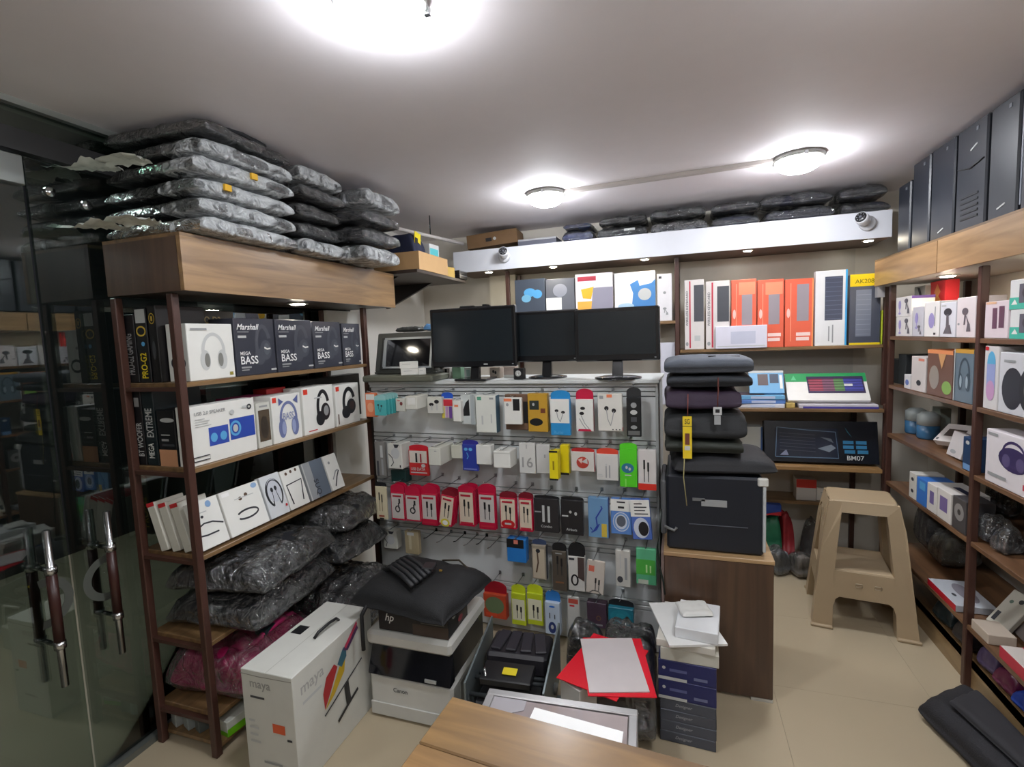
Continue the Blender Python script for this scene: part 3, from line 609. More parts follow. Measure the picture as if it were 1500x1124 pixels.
# bottom boxes
G2 = 'small cartons on the lowest shelf'
for k, (x, y, sx, sy, sz, c, lb) in enumerate(((-1.915, 1.44, .05, .16, .055, (150, 154, 150), 'pale grey slim carton on the lowest shelf nearest the back post'), (-1.85, 1.44, .05, .16, .055, (138, 146, 144), 'grey slim carton on the lowest shelf'), (-1.792, 1.43, .04, .14, .05, (86, 92, 90), 'dark grey slim carton on the lowest shelf'))):
    carton('cable_box', lb, 'box', (x, y, .046), R(-20), (sx, sy, sz), M(c, .5), T=[('rect', 'label_print', .15, .1, .85, .5, LGREY)], group=G2)
carton('router_box', 'white and lime green carton on the lowest shelf behind the near post', 'box', (-1.705, 1.45, .046), R(-8), (.09, .14, .06), M((206, 208, 196), .5), F=[('rect', 'band', 0, 0, 1, .3, M((110, 190, 20), .4))], Rr=[('rect', 'band', 0, 0, 1, .5, M((110, 190, 20), .4))], group=G2)
carton('router_box', 'lime green carton with a red lid stripe on the lowest shelf', 'box', (-1.73, 1.66, .046), R(5), (.10, .22, .075), M((96, 120, 60), .5), Rr=[('rect', 'band', 0, .6, 1, 1, RED), ('rect', 'band', 0, 0, 1, .25, M((110, 190, 20), .4))], T=[('rect', 'band', 0, 0, 1, 1, M((170, 60, 60), .5))], group=G2)

# ================================================================ BAGS ON THE LEFT HEADER
HB = 'plastic-wrapped bags stacked on the left header'
def wrapped(label, cx, cy, z, w, d, h, seed, rz=0, ends=True, film=FILM, rx=0, ry=0, mat=None, fit=None):
    o = soft('laptop_bag', label, 'bag', (cx, cy, z), (rx, ry, rz), (w, d, h), mat or FAB, seed, HB, .05, film, e=.22, rough=.06)
    if ends:      # gathered milky film at the end facing the shop
        vs, fs = pillow_mesh(w*.42, d*1.03, h*1.16, seed=seed+.7, rough=.17, freq=16, e=.24)
        MB().add([(x+w*.32, y, zz-h*.05) for x, y, zz in vs], fs, True).build('gathered_film', FILMW, o, recenter=False)
    settle(o, z, fit); return o
names = ['lowest', 'second', 'third', 'fourth', 'fifth', 'topmost']
zc = 1.953
for k in range(6):
    o = wrapped('dark laptop bag in milky plastic, %s in the pile above the rack end' % names[k], -1.765+random.uniform(-.01, .02), 1.585+random.uniform(-.012, .012), zc, .44, .44-.006*k, .072, 11+k, R(random.uniform(-3, 3)), ends=k != 5, fit=.0665)
    zc = TOPZ[o.name]
    if k == 5:
        child(o, MB().tube([(.16, -.1, .06), (.19, 0, .068), (.19, .12, .06)], .01, 6), 'handle', FAB2)
    if k in (2, 3): child(o, MB().bx((.238, -.10 if k == 2 else .02, .034), (.010, .028, .022)), 'yellow_tag', M((216, 168, 30), .5))
    if k in (0, 3):   # loose film mouths sticking out at the rack end
        for a in range(2):
            vs = []; fs = []; n = 10
            for i in range(n+1):
                for j in range(n+1):
                    t, w_ = i/n, j/n*2-1; hw = .025+.085*t
                    q = Vector((t*4+k, w_*2.2+a*5, k*1.7))
                    vs.append((-.13+.15*a-.06*t+w_*hw, -.228-(.13-.03*a)*t*(1-.25*w_*w_*(1 if a else -.6)), .040+.016*noise.noise(q*1.6)+.012*(1-w_*w_)*t*(1 if a else -1)))
            for i in range(n):
                for j in range(n): b_ = i*(n+1)+j; fs.append((b_, b_+1, b_+n+2, b_+n+1))
            child(o, MB().add(vs, fs, True), 'film_mouth', M((236, 240, 232), .25, 0, .06))
zc = 1.953
for k in range(5):
    o = wrapped('dark laptop bag in shiny clear plastic, %s in the middle header pile' % names[k], -1.76+random.uniform(-.015, .015), 1.985+random.uniform(-.008, .008), zc, .44, .285, .077, 31+k, R(random.uniform(-2, 2)), ends=(k in (0, 4)), mat=FAB2, fit=.076); zc = TOPZ[o.name]
zc = 1.953
for k in range(4):
    o = wrapped('puffy dark pouch in silvery plastic, %s in the header pile by the kraft carton' % names[k], -1.70+.01*k, 2.325+.008*k, zc, .50-.02*k, .31, .088, 51+k, R(random.uniform(-3, 3)), ends=(k in (0, 3)), mat=M((44, 47, 56), .6, 0, .2), fit=.092); zc = TOPZ[o.name]
# ================================================================ GOODS ON THE SLATWALL
BLK = M((28, 28, 30), .4); MILK = M((226, 226, 220), .35)
def bs(p): return (p-PA).dot(PD)
def hook(s, z, L, label='chrome wire display hook carrying a hung pack on the slatwall', mat=None):
    o = empty('display_hook', PA+PD*s+PN*.004+Vector((0, 0, z)), PROT, label, 'hook', 'chrome hooks on the slatwall'); o['_local'] = 1
    child(o, MB().box(-.007, .007, -.005, .0, -.006, .012), 'clip', mat or STEEL, .001)
    child(o, MB().tube([(0, -.006, 0), (0, -L*.8, .0), (0, -L, .008)], .0024, 6), 'prong', mat or CHROME)
    return o
def peg(name, label, cat, x0, y0, x1, y1, off, t, mat, F=(), Rr=(), group=None, head=None, n=1, dz=.018, rot=0, hk=True, pouch=None, hmat=None):
    a, b = on_board(x0, y1, off), on_board(x1, y0, off); c = on_board(x1, y1, off)
    s0, s1 = bs(a), bs(c); zb = (a.z+c.z)/2; zt = b.z; w, h = s1-s0-.002, zt-zb
    o = None
    for k in range(n):
        of = off-dz*k
        q = PA+PD*((s0+s1)/2)+PN*(of-t/2)+Vector((0, 0, zb))
        if k == 0:
            if head:      # hang card: arched hanger head above the pack
                hh = head[1]
                o = MB().box(-w/2, w/2, -t/2, t/2, 0, h-hh).build(name, mat, bevel=min(.002, t*.2), recenter=False)
                o['_local'] = 1
                poly = [(-w*.5, h-hh), (w*.5, h-hh), (w*.5, h-hh*.55)]+[(w*.5*math.cos(aa), h-hh*.55+hh*.45*math.sin(aa)) for aa in [PI*i/10 for i in range(1, 10)]]+[(-w*.5, h-hh*.55)]
                child(o, MB().prism(poly, -.0012, .0012, lambda x, y, z: (x, z, y)), 'hang_tab', head[0])
                add_prints(o, (w, t, h-hh), F, 'F')
                if Rr: add_prints(o, (w, t, h-hh), Rr, 'R')
                del o['_local']; o.location = q; o.rotation_euler = (0, 0, PROT)
                tag(o, label, cat, group)
            else: o = carton(name, label, cat, q, PROT, (w, t, h), mat, F=F, Rr=Rr, group=group, bevel=min(.0025, t*.2))
            if rot: o.rotation_euler = (Matrix.Rotation(PROT, 3, 'Z') @ Matrix.Rotation(rot, 3, 'Y')).to_euler()
            first = o
        else:
            g = group or (label+' and its copies behind'); first['group'] = g
            o2 = first.copy(); COL.objects.link(o2); o2.location = q
            for ch in first.children: c2 = ch.copy(); COL.objects.link(c2); c2.parent = o2
            o2['label'] = ' '.join(label.replace(',', '').split()[:10])+', %s behind the front one' % ('first', 'second', 'third', 'fourth')[k-1]; o2['group'] = g
    if hk: hook((s0+s1)/2, zt+.0045, off+.02, 'display hook above the '+' '.join(label.split()[:10]).rstrip(','), hmat)
    return first
orng = M((232, 130, 88), .45)
# ---- row one
peg('cable_pack', 'orange and white pack at the slatwall corner by the rack', 'pack', 536, 576, 552, 611, .16, .02, orng, [('rect', 'panel', .1, .72, .9, .95, WHITE), ('ell', 'picture', .5, .4, .3, .2, M((240, 170, 130), .4))])
peg('earphone_pack', 'teal diamond-shaped earphone pack in a row of five on one hook', 'pack', 549, 578, 566, 609, .235, .006, M((70, 168, 170), .4), [('pic', 'buds', .2, .2, .8, .8, BLK)], n=5, dz=.028, head=(M((140, 190, 190), .4), .03))
peg('earphone_pack', 'small white earphone card with red marks beside the teal packs', 'pack', 580, 584, 594, 603, .16, .015, OFFW, [('ell', 'earbud_print', .6, .6, .15, .15, M((120, 50, 50), .5)), ('rect', 'fine_print', .2, .8, .5, .86, RED)])
peg('charger_box', 'plain white charger carton, deep, between earphone cards', 'box', 594, 581, 611, 600, .20, .12, OFFW, [('rect', 'label_print', .2, .35, .9, .9, M((220, 220, 216), .4))])
peg('earphone_pack', 'square white pack showing two black earbuds', 'pack', 626, 582, 648, 606, .11, .03, OFFW, [('ell', 'earbud_print', .3, .55, .16, .1, BLK), ('ell', 'earbud_print', .66, .72, .16, .12, BLK), ('rect', 'stem_print', .28, .2, .36, .5, LGREY), ('rect', 'stem_print', .62, .2, .72, .6, LGREY)])
peg('cable_pack', 'colourful pouch with blue head and red, yellow and purple cables', 'pack', 647, 574, 664, 613, .09, .018, M((205, 198, 190), .3), [('rect', 'cable', .0, .62, 1, .95, M((205, 50, 66), .4)), ('rect', 'cable', .05, .0, .3, .6, M((215, 200, 80), .4)), ('rect', 'cable', .38, .05, .6, .6, M((190, 150, 190), .4)), ('rect', 'cable', .68, 0, .95, .6, M((110, 70, 150), .4))], head=(M((36, 84, 190), .4), .035))
peg('adapter_box', 'slim white adapter carton beside the colourful pouch', 'box', 664, 587, 676, 618, .13, .05, MILK, [('rect', 'fine_print', .2, .7, .7, .8, orng)])
peg('mouse_pack', 'white blister pack with a black pointed window', 'pack', 676, 579, 697, 622, .10, .06, M((198, 204, 202), .3), [('poly', 'window', [(.0, .28), (.62, .3), (.6, .86), (.35, .74)], BLK), ('rect', 'edge_print', .7, 0, .95, 1, M((170, 178, 180), .3))])
peg('earphone_pack', 'large white earphone pack with a mint green corner mark', 'pack', 698, 580, 728, 634, .12, .05, M((218, 220, 212), .35), [('rect', 'logo', .1, .88, .3, .97, M((90, 160, 130), .4)), ('rect', 'stem_print', .28, .22, .36, .46, LGREY), ('rect', 'stem_print', .74, .26, .8, .5, LGREY), ('rect', 'fine_print', .7, .9, .9, .95, GREY)], Rr=[('rect', 'side_print', 0, 0, 1, 1, M((66, 98, 118), .4))])
peg('earbud_box', 'white carton with black charging case and orange corner', 'box', 739, 583, 765, 622, .13, .02, MILK, [('rect', 'case_print', .52, .52, .9, .95, BLK), ('rect', 'logo', .0, .86, .45, .97, orng), ('ell', 'earbud_print', .2, .74, .08, .06, GREY)])
peg('earbud_box', 'brown carton behind the white charging case carton', 'box', 741, 578, 775, 630, .085, .03, M((110, 84, 66), .5), [('rect', 'panel', .8, .2, 1, .8, BLK)], hk=False)
peg('watch_pack', 'mustard yellow pack with two dark windows', 'pack', 774, 577, 803, 633, .10, .035, M((190, 148, 48), .45), [('rect', 'window', .1, .58, .58, .82, M((50, 56, 52), .3)), ('ell', 'window', .42, .26, .34, .1, BLK), ('rect', 'window', .66, .5, .9, .62, M((110, 60, 40), .4)), ('ell', 'dial', .3, .72, .06, .04, LGREY)])
peg('earphone_pack', 'bright blue pack with a white earphone panel', 'pack', 807, 571, 836, 638, .10, .03, M((44, 140, 200), .35), [('rect', 'panel', 0, .34, .97, 1, MILK), ('pic', 'buds', .15, .36, .85, .75, BLK, GREY), ('text', 'Ruilai', .16, .04, .09, SKY, {'w': .6})], head=(M((44, 140, 200), .35), .045))
peg('earphone_pack', 'white pack with crimson head and wired earphones', 'pack', 844, 568, 870, 632, .10, .022, MILK, [('ell', 'earbud_print', .4, .72, .14, .05, BLK), ('ell', 'earbud_print', .34, .56, .14, .05, BLK), ('line', 'wire_print', [(.3, .5), (.5, .25), (.75, .08)], .04, GREY), ('line', 'wire_print', [(.2, .4), (.4, .2), (.6, .06)], .04, GREY), ('poly', 'band', [(.1, 0), (.9, .0), (.8, .07), (.15, .07)], CRIM)], Rr=[('rect', 'side_print', 0, 0, 1, 1, M((150, 60, 70), .4))], head=(CRIM, .055))
peg('earphone_box', 'broad white carton printed with black in-ear phones', 'box', 876, 577, 912, 632, .11, .028, M((214, 212, 204), .4), [('pic', 'buds', .2, .12, .85, .72, BLK, GREY), ('rect', 'logo', .38, .9, .6, .98, orng), ('rect', 'fine_print', .08, .86, .24, .95, GREY), ('ell', 'dot', .62, .05, .03, .015, DARK), ('ell', 'dot', .76, .05, .03, .015, DARK), ('ell', 'dot', .9, .05, .03, .015, DARK)], Rr=[('rect', 'side_print', 0, 0, 1, .1, RED)])
peg('charger_pack', 'slim black clear-front pack with grey devices', 'pack', 918, 566, 940, 640, .10, .02, M((34, 36, 38), .25), [('ell', 'device', .5, .8, .2, .07, GREY), ('ell', 'device', .5, .62, .24, .06, LGREY), ('rect', 'device', .3, .38, .7, .5, CHAR), ('ell', 'device', .5, .24, .22, .05, GREY), ('rect', 'panel', .1, .04, .9, .15, M((96, 98, 96), .4))], head=(M((40, 42, 44), .4), .05))
# ---- row two
peg('cable_pack', 'grey blister of short cables at the slatwall left edge', 'pack', 551, 648, 566, 698, .15, .02, M((128, 126, 122), .3), [('rect', 'cable', .55, .55, .8, .9, LGREY), ('rect', 'cable', .15, .02, .35, .45, CHAR), ('rect', 'cable', .6, .05, .8, .5, GREY)])
peg('headset_box', 'white carton printed with a round earpiece and dark cable', 'box', 569, 651, 590, 687, .17, .09, M((208, 208, 200), .45), [('ell', 'cup_print', .55, .62, .3, .22, M((190, 192, 192), .4)), ('line', 'cable_print', [(.05, .6), (.3, .45), (.4, .25), (.2, .1)], .05, DARK), ('poly', 'stand_print', [(.45, .98), (.85, .98), (.72, .84), (.52, .84)], DARK), ('rect', 'badge', .82, .06, .9, .16, BLK)])
peg('headset_box', 'dark teal carton below the round earpiece carton', 'box', 573, 690, 595, 707, .12, .06, M((24, 56, 54), .4), hk=False)
peg('cable_pack', 'red and white pack with two cable plugs', 'pack', 600, 652, 628, 697, .14, .02, M((190, 36, 38), .4), [('rect', 'panel', .04, .5, .96, .97, M((214, 204, 192), .4)), ('rect', 'plug_print', .36, .52, .46, .88, BLK), ('rect', 'plug_print', .6, .52, .68, .86, M((150, 40, 50), .4)), ('ell', 'badge', .76, .4, .11, .07, LGREY), ('text', 'USB DATA', .1, .2, .12, LGREY, {'w': .75}), ('rect', 'fine_print', .08, .1, .94, .14, LGREY)], head=(M((196, 20, 40), .4), .03))
peg('adapter_box', 'long white adapter carton reaching far out on its hook', 'box', 628, 657, 646, 682, .21, .15, M((206, 206, 196), .45), [('rect', 'fine_print', .5, .8, .7, .84, GREY)])
peg('adapter_box', 'white adapter carton left of the royal blue pack', 'box', 661, 653, 677, 672, .12, .08, M((196, 196, 182), .45), Rr=[('rect', 'fine_print', .3, .4, .7, .6, LGREY)])
peg('cable_pack', 'royal blue pack with pale earphone print', 'pack', 678, 645, 701, 690, .11, .02, M((44, 60, 150), .35), [('ell', 'earbud_print', .25, .82, .12, .06, SKY), ('ell', 'earbud_print', .55, .82, .12, .06, SKY), ('line', 'wire_print', [(.3, .7), (.4, .55), (.3, .45)], .05, SKY), ('rect', 'band', .08, .04, .92, .1, M((110, 120, 190), .4))], head=(M((50, 50, 140), .35), .025))
peg('charger_box', 'white charger carton with rounded top beside the royal blue pack', 'box', 698, 653, 720, 681, .12, .05, MILK)
peg('charger_box', 'cubic white charger carton with a sloping lid', 'box', 723, 662, 748, 686, .17, .10, MILK, [('rect', 'lid_edge', 0, .86, 1, .9, M((196, 196, 190), .4))])
peg('cable_box', 'white carton with grey numeral print', 'box', 761, 650, 785, 694, .11, .02, M((206, 206, 202), .4), [('text', '16', .18, .2, .34, M((150, 150, 148), .4), {'w': .7}), ('rect', 'fine_print', .45, .82, .5, .95, GREY)])
peg('cable_box', 'plain white carton right of the numeral carton', 'box', 786, 652, 806, 694, .11, .02, M((202, 202, 200), .4), [('rect', 'fine_print', .6, .55, .7, .66, GREY)])
peg('charger_box', 'bright yellow carton in front with black corners', 'box', 805, 661, 818, 704, .18, .05, M((226, 208, 24), .4), [('rect', 'print', .4, .35, .6, .65, M((150, 130, 20), .4)), ('rect', 'corner', 0, 0, 1, .06, BLK), ('rect', 'corner', 0, .94, 1, 1, BLK)])
peg('charger_box', 'bright yellow carton behind on the same hook', 'box', 821, 653, 834, 696, .10, .04, M((220, 200, 20), .4), [('rect', 'corner', 0, 0, 1, .08, BLK)], hk=False)
peg('earphone_box', 'square white carton with a red swirl picture', 'box', 837, 657, 871, 691, .11, .02, M((206, 202, 196), .4), [('ell', 'picture', .5, .46, .27, .3, M((178, 62, 50), .4)), ('poly', 'picture', [(.45, .5), (.7, .7), (.72, .4)], LGREY), ('poly', 'picture', [(.3, .6), (.45, .4), (.5, .7)], M((220, 190, 180), .4))], Rr=[('rect', 'side_print', 0, 0, 1, 1, RED)], head=(M((170, 36, 36), .4), .02))
peg('earphone_box', 'white carton with two thin grey stems', 'box', 874, 657, 906, 704, .11, .02, M((206, 204, 200), .4), [('rect', 'stem_print', .42, .1, .48, .55, GREY), ('rect', 'stem_print', .58, .1, .64, .58, GREY), ('ell', 'tip_print', .46, .6, .04, .04, LGREY), ('rect', 'fine_print', .06, .14, .3, .17, LGREY), ('rect', 'fine_print', .06, .2, .26, .23, LGREY)], head=(M((210, 70, 50), .4), .03))
peg('cable_pack', 'vivid green pack with a round blue picture', 'pack', 908, 649, 934, 714, .11, .018, M((84, 200, 40), .35), [('ell', 'picture', .46, .5, .36, .13, M((46, 110, 140), .4)), ('ell', 'bud_print', .4, .52, .07, .04, LGREY), ('ell', 'bud_print', .58, .48, .07, .04, LGREY), ('rect', 'fine_print', .3, .3, .66, .33, LGREY), ('rect', 'stripe', .3, .0, .38, .22, M((130, 220, 90), .4))], head=(M((84, 200, 40), .35), .03))
peg('cable_pack', 'white pack with red foot and two black cables at the slatwall edge', 'pack', 935, 660, 962, 718, .12, .025, M((206, 202, 198), .4), [('pic', 'cable', .2, .2, .7, .78, BLK, DARK), ('rect', 'foot', 0, 0, 1, .16, M((206, 50, 36), .4))])
# ---- row three
peg('cable_pack', 'narrow cream cable pack with black head at the slatwall corner', 'pack', 552, 707, 568, 761, .18, .012, M((212, 202, 170), .4), [('pic', 'cable', .2, .25, .75, .85, BLK, BROWN), ('rect', 'fine_print', .25, .08, .75, .13, M((150, 70, 50), .5)), ('rect', 'notch', .3, 0, .7, .05, BLK)], head=(BLK, .025))
redc = M((186, 18, 58), .38); paneli = M((196, 190, 184), .4)
redlab = ['leaning out beside the cream cable pack', 'with a coiled cable, second along', 'with an angled adapter picture', 'twisted on its hook with a yellow and white emblem', 'broad, with twin plugs on a cream panel', 'with a rounded crimson head', 'cream-fronted with a red disc', 'cream-fronted with a slanting plug']
spec = [(574, 709, 594, 762, .19, 'coil', 3), (595, 712, 617, 764, .19, 'coil', 3), (618, 711, 642, 770, .17, 'cable', 3), (642, 718, 662, 770, .19, 'cable', 4), (673, 712, 696, 771, .15, 'cable', 4), (702, 710, 727, 776, .14, 'cable', 2), (733, 722, 757, 775, .14, 'cable', 2), (761, 723, 781, 779, .13, 'cable', 2)]
for k, (x0, y0, x1, y1, off, pk, n) in enumerate(spec):
    cream = k in (3, 4, 6, 7)
    F = [('rect', 'panel', .06, .06 if k < 2 or cream else .2, .94, .96, M((212, 198, 176), .4) if cream else paneli), ('pic', pk, .22, .28, .82, .78, BLK, DARK), ('rect', 'fine_print', .16, .84, .8, .9, M((170, 30, 50), .5))]
    if k == 3: F += [('ell', 'emblem', .5, .1, .34, .13, M((212, 196, 60), .4)), ('ell', 'emblem', .5, .1, .2, .08, WHITE)]
    if k == 6: F += [('ell', 'emblem', .5, .16, .42, .14, M((190, 36, 40), .4)), ('rect', 'fine_print', .3, .14, .7, .2, LGREY)]
    if k in (2, 5, 7, 4): F += [('rect', 'fine_print', .1, .06, .9, .12, M((190, 40, 60), .5))]
    peg('cable_pack', 'crimson cable pack '+redlab[k], 'pack', x0, y0, x1, y1, off, .008, redc, F, head=(redc if k not in (3, 6, 7) else M((120, 20, 36), .4), .05 if not cream else .03), n=n, dz=.017, rot=R(9) if k == 3 else 0, group='crimson cable packs hung %d deep on hook %s' % (n, 'abcdefgh'[k]))
peg('cable_box', 'black carton with two white plugs', 'box', 783, 728, 819, 780, .12, .03, M((44, 42, 44), .35), [('rect', 'plug_print', .34, .3, .44, .8, LGREY), ('rect', 'plug_print', .56, .3, .66, .78, LGREY), ('rect', 'fine_print', .04, .58, .3, .62, GREY), ('text', 'Combo', .28, .14, .08, LGREY, {'w': .46})], head=(BLK, .015))
peg('earbud_box', 'black carton with small white earbuds', 'box', 822, 730, 855, 784, .12, .03, M((34, 33, 36), .35), [('ell', 'bud_print', .44, .66, .06, .04, LGREY), ('ell', 'bud_print', .68, .62, .06, .05, LGREY), ('rect', 'fine_print', .06, .52, .34, .56, LGREY), ('text', 'Airbuds', .24, .12, .07, LGREY, {'w': .6})], head=(BLK, .015))
peg('cable_box', 'steel blue carton with blue cable and yellow label', 'box', 862, 731, 892, 788, .12, .03, M((104, 146, 184), .4), [('line', 'cable_print', [(.1, .25), (.25, .15), (.45, .3), (.4, .5), (.7, .75), (.65, .8)], .07, M((40, 60, 150), .4)), ('rect', 'label', .66, .03, .92, .36, M((206, 180, 70), .4)), ('line', 'cable_print', [(.15, .12), (.4, .2), (.55, .35)], .06, M((40, 60, 150), .4))], Rr=[('rect', 'side_print', 0, 0, 1, 1, M((70, 80, 150), .4))])
peg('watch_box', 'blue and white pack with a round watch face', 'box', 895, 733, 926, 783, .13, .03, M((86, 130, 196), .4), [('rect', 'panel', 0, .66, 1, 1, MILK), ('rect', 'fine_print', .35, .74, .65, .8, BLK), ('rect', 'fine_print', .3, .9, .7, .94, DARK), ('ell', 'watch_print', .5, .36, .4, .28, M((196, 204, 216), .4)), ('ring', 'watch_print', .5, .36, .36, .25, .07, M((110, 150, 200), .4)), ('ell', 'dial_print', .5, .38, .22, .16, M((90, 96, 106), .3))])
peg('watch_box', 'white and blue pack with a tilted black watch at the slatwall edge', 'box', 927, 734, 956, 791, .14, .03, M((80, 110, 186), .4), [('rect', 'panel', 0, .58, 1, 1, MILK), ('pic', 'lines', .2, .62, .9, .96, DARK), ('ell', 'watch_print', .5, .3, .4, .26, M((196, 204, 216), .4)), ('ell', 'dial_print', .6, .28, .26, .18, BLK)], rot=R(-4))
# ---- row four
peg('headset_box', 'white carton with a round earpiece in the fourth row by the backpack', 'box', 562, 779, 582, 804, .10, .05, M((196, 196, 186), .45), [('ell', 'cup_print', .55, .5, .3, .26, M((180, 182, 182), .4)), ('line', 'cable_print', [(.05, .6), (.3, .35), (.2, .1)], .05, DARK), ('poly', 'stand_print', [(.4, .98), (.85, .98), (.7, .82), (.5, .82)], DARK)])
peg('cable_pack', 'clear pouch of cream cables behind the backpack', 'pack', 594, 780, 614, 812, .13, .03, M((164, 150, 118), .3), [('rect', 'cable', .3, .2, .5, .9, M((190, 180, 150), .4)), ('rect', 'label', .2, .82, .7, .95, LGREY)])
for k, px in enumerate((640, 662, 682, 700, 714, 733)):
    p = on_board(px, 778+k*2, 0); hook(bs(p), rows[3]-.02, .17 if k % 2 else .14, 'empty %s display hook, %s along from the clear cable pouch' % (('dark', 'bright')[k % 2], ('first', 'second', 'third', 'fourth', 'fifth', 'sixth')[k]), DCHROME if k % 2 == 0 else CHROME)
bb = peg('speaker_pack', 'blue round speaker in an open black hang pack', 'pack', 743, 792, 771, 824, .12, .05, M((40, 120, 196), .35), [('rect', 'shade', 0, .62, .9, 1, BLK), ('rect', 'sticker', .38, .8, .6, .97, M((224, 130, 110), .4))])
peg('cable_pack', 'tall grey-blue pack with tan cable print', 'pack', 780, 792, 801, 849, .11, .03, M((150, 140, 124), .4), [('rect', 'panel', .08, .04, .9, .9, M((190, 178, 156), .4)), ('line', 'cable_print', [(.4, .8), (.45, .5), (.3, .2)], .1, BROWN), ('ell', 'plug_print', .45, .84, .16, .06, DARK)], Rr=[('rect', 'side_print', 0, 0, 1, 1, M((60, 66, 74), .4))], head=(M((56, 70, 100), .4), .03))
peg('cable_pack', 'brown-black pack with two dark cables', 'pack', 810, 796, 831, 866, .11, .02, M((84, 76, 66), .4), [('pic', 'cable', .2, .4, .85, .9, BLK, DARK), ('rect', 'fine_print', .2, .2, .8, .24, M((130, 90, 60), .4)), ('rect', 'fine_print', .25, .93, .7, .96, GREY)], head=(BLK, .045))
peg('cable_pack', 'black-headed white pack with a black oval loop', 'pack', 833, 797, 857, 866, .12, .02, M((206, 204, 198), .4), [('poly', 'panel', [(.6, .4), (1, .3), (1, 1), (.6, 1)], M((80, 66, 62), .4)), ('ring', 'loop_print', .4, .32, .24, .17, .1, BLK), ('rect', 'fine_print', .06, .9, .4, .96, DARK)], head=(M((30, 30, 32), .4), .07), n=2)
peg('cable_pack', 'white paper pouch with two black plugs and a dark cable', 'pack', 858, 823, 884, 870, .12, .012, M((206, 196, 184), .5), [('rect', 'label', .1, .66, .42, .84, M((214, 110, 90), .4)), ('pic', 'cable', .4, .12, .85, .5, BLK, DARK), ('line', 'cable_print', [(.2, .02), (.4, .1), (.7, .1), (.9, 0)], .04, DARK)], rot=R(4))
peg('adapter_pack', 'clear-front white pack with a grey adapter', 'pack', 902, 808, 924, 860, .12, .02, M((198, 196, 188), .35), [('rect', 'stem_print', .62, .2, .8, .8, GREY), ('ell', 'plug_print', .3, .2, .2, .09, CHAR), ('rect', 'stem_print', .3, .5, .36, .9, LGREY)])
peg('earbud_pack', 'mint and green clear pack with two white earbuds', 'pack', 932, 806, 962, 857, .12, .02, M((90, 176, 130), .35), [('rect', 'panel', 0, .28, .95, .70, M((76, 170, 66), .4)), ('rect', 'stem_print', .48, .34, .56, .56, M((180, 220, 150), .4)), ('rect', 'stem_print', .68, .34, .75, .54, M((180, 220, 150), .4)), ('rect', 'foot', .1, .02, .6, .14, M((190, 196, 180), .4))])
# ---- row five
peg('watch_box', 'orange carton with a green round window and red head', 'box', 709, 855, 742, 906, .10, .04, M((196, 76, 46), .4), [('ell', 'window', .5, .55, .42, .36, M((112, 130, 94), .3)), ('rect', 'fine_print', .1, .08, .6, .22, M((220, 80, 50), .4))], head=(M((160, 24, 40), .4), .07), Rr=[('rect', 'side_print', 0, 0, 1, 1, M((190, 60, 36), .4))])
for k, (x0, x1, e) in enumerate(((750, 771, 'with arrow-like plugs'), (773, 796, 'with straight plugs, beside the blue pack'))):
    peg('cable_pack', 'lime yellow and white pack '+e, 'pack', x0, 858, x1, 916, .10, .02, M((190, 204, 40), .4), [('rect', 'panel', .06, .16, .94, .82, M((220, 218, 190), .4)), ('pic', 'cable', .25, .22, .85, .66, BLK, DARK)], head=(M((200, 214, 40), .4), .05))
peg('cable_pack', 'blue-headed white pack with a dark loop window', 'pack', 799, 868, 821, 930, .12, .04, M((190, 204, 220), .4), [('ell', 'window', .48, .22, .26, .18, M((40, 56, 110), .3)), ('ell', 'ring_print', .48, .24, .1, .07, LGREY), ('rect', 'plug_print', .3, .5, .36, .68, DARK), ('rect', 'plug_print', .64, .5, .7, .64, DARK), ('ell', 'logo', .5, .88, .2, .03, BLUE)], head=(M((50, 120, 190), .4), .06))
peg('adapter_pack', 'narrow white pack with a red printed top', 'pack', 832, 876, 850, 930, .10, .015, M((190, 190, 184), .4), [('rect', 'band', .1, .82, .9, .94, M((190, 84, 70), .4)), ('rect', 'fine_print', .2, .74, .6, .78, RED)])
peg('headset_pack', 'plum coloured zip case in a clear pack', 'pack', 860, 886, 889, 920, .09, .04, M((72, 54, 68), .5), [('ring', 'emblem', .6, .4, .12, .1, .04, M((120, 90, 60), .4)), ('rect', 'fine_print', .4, .1, .8, .16, GREY)])
peg('headset_pack', 'teal round case with red tassel in a black pack', 'pack', 891, 884, 928, 916, .10, .05, M((32, 112, 130), .45), [('ell', 'emboss', .5, .5, .42, .4, M((38, 126, 142), .4)), ('ell', 'emboss', .5, .5, .2, .2, M((44, 136, 150), .4))], head=(BLK, .035))
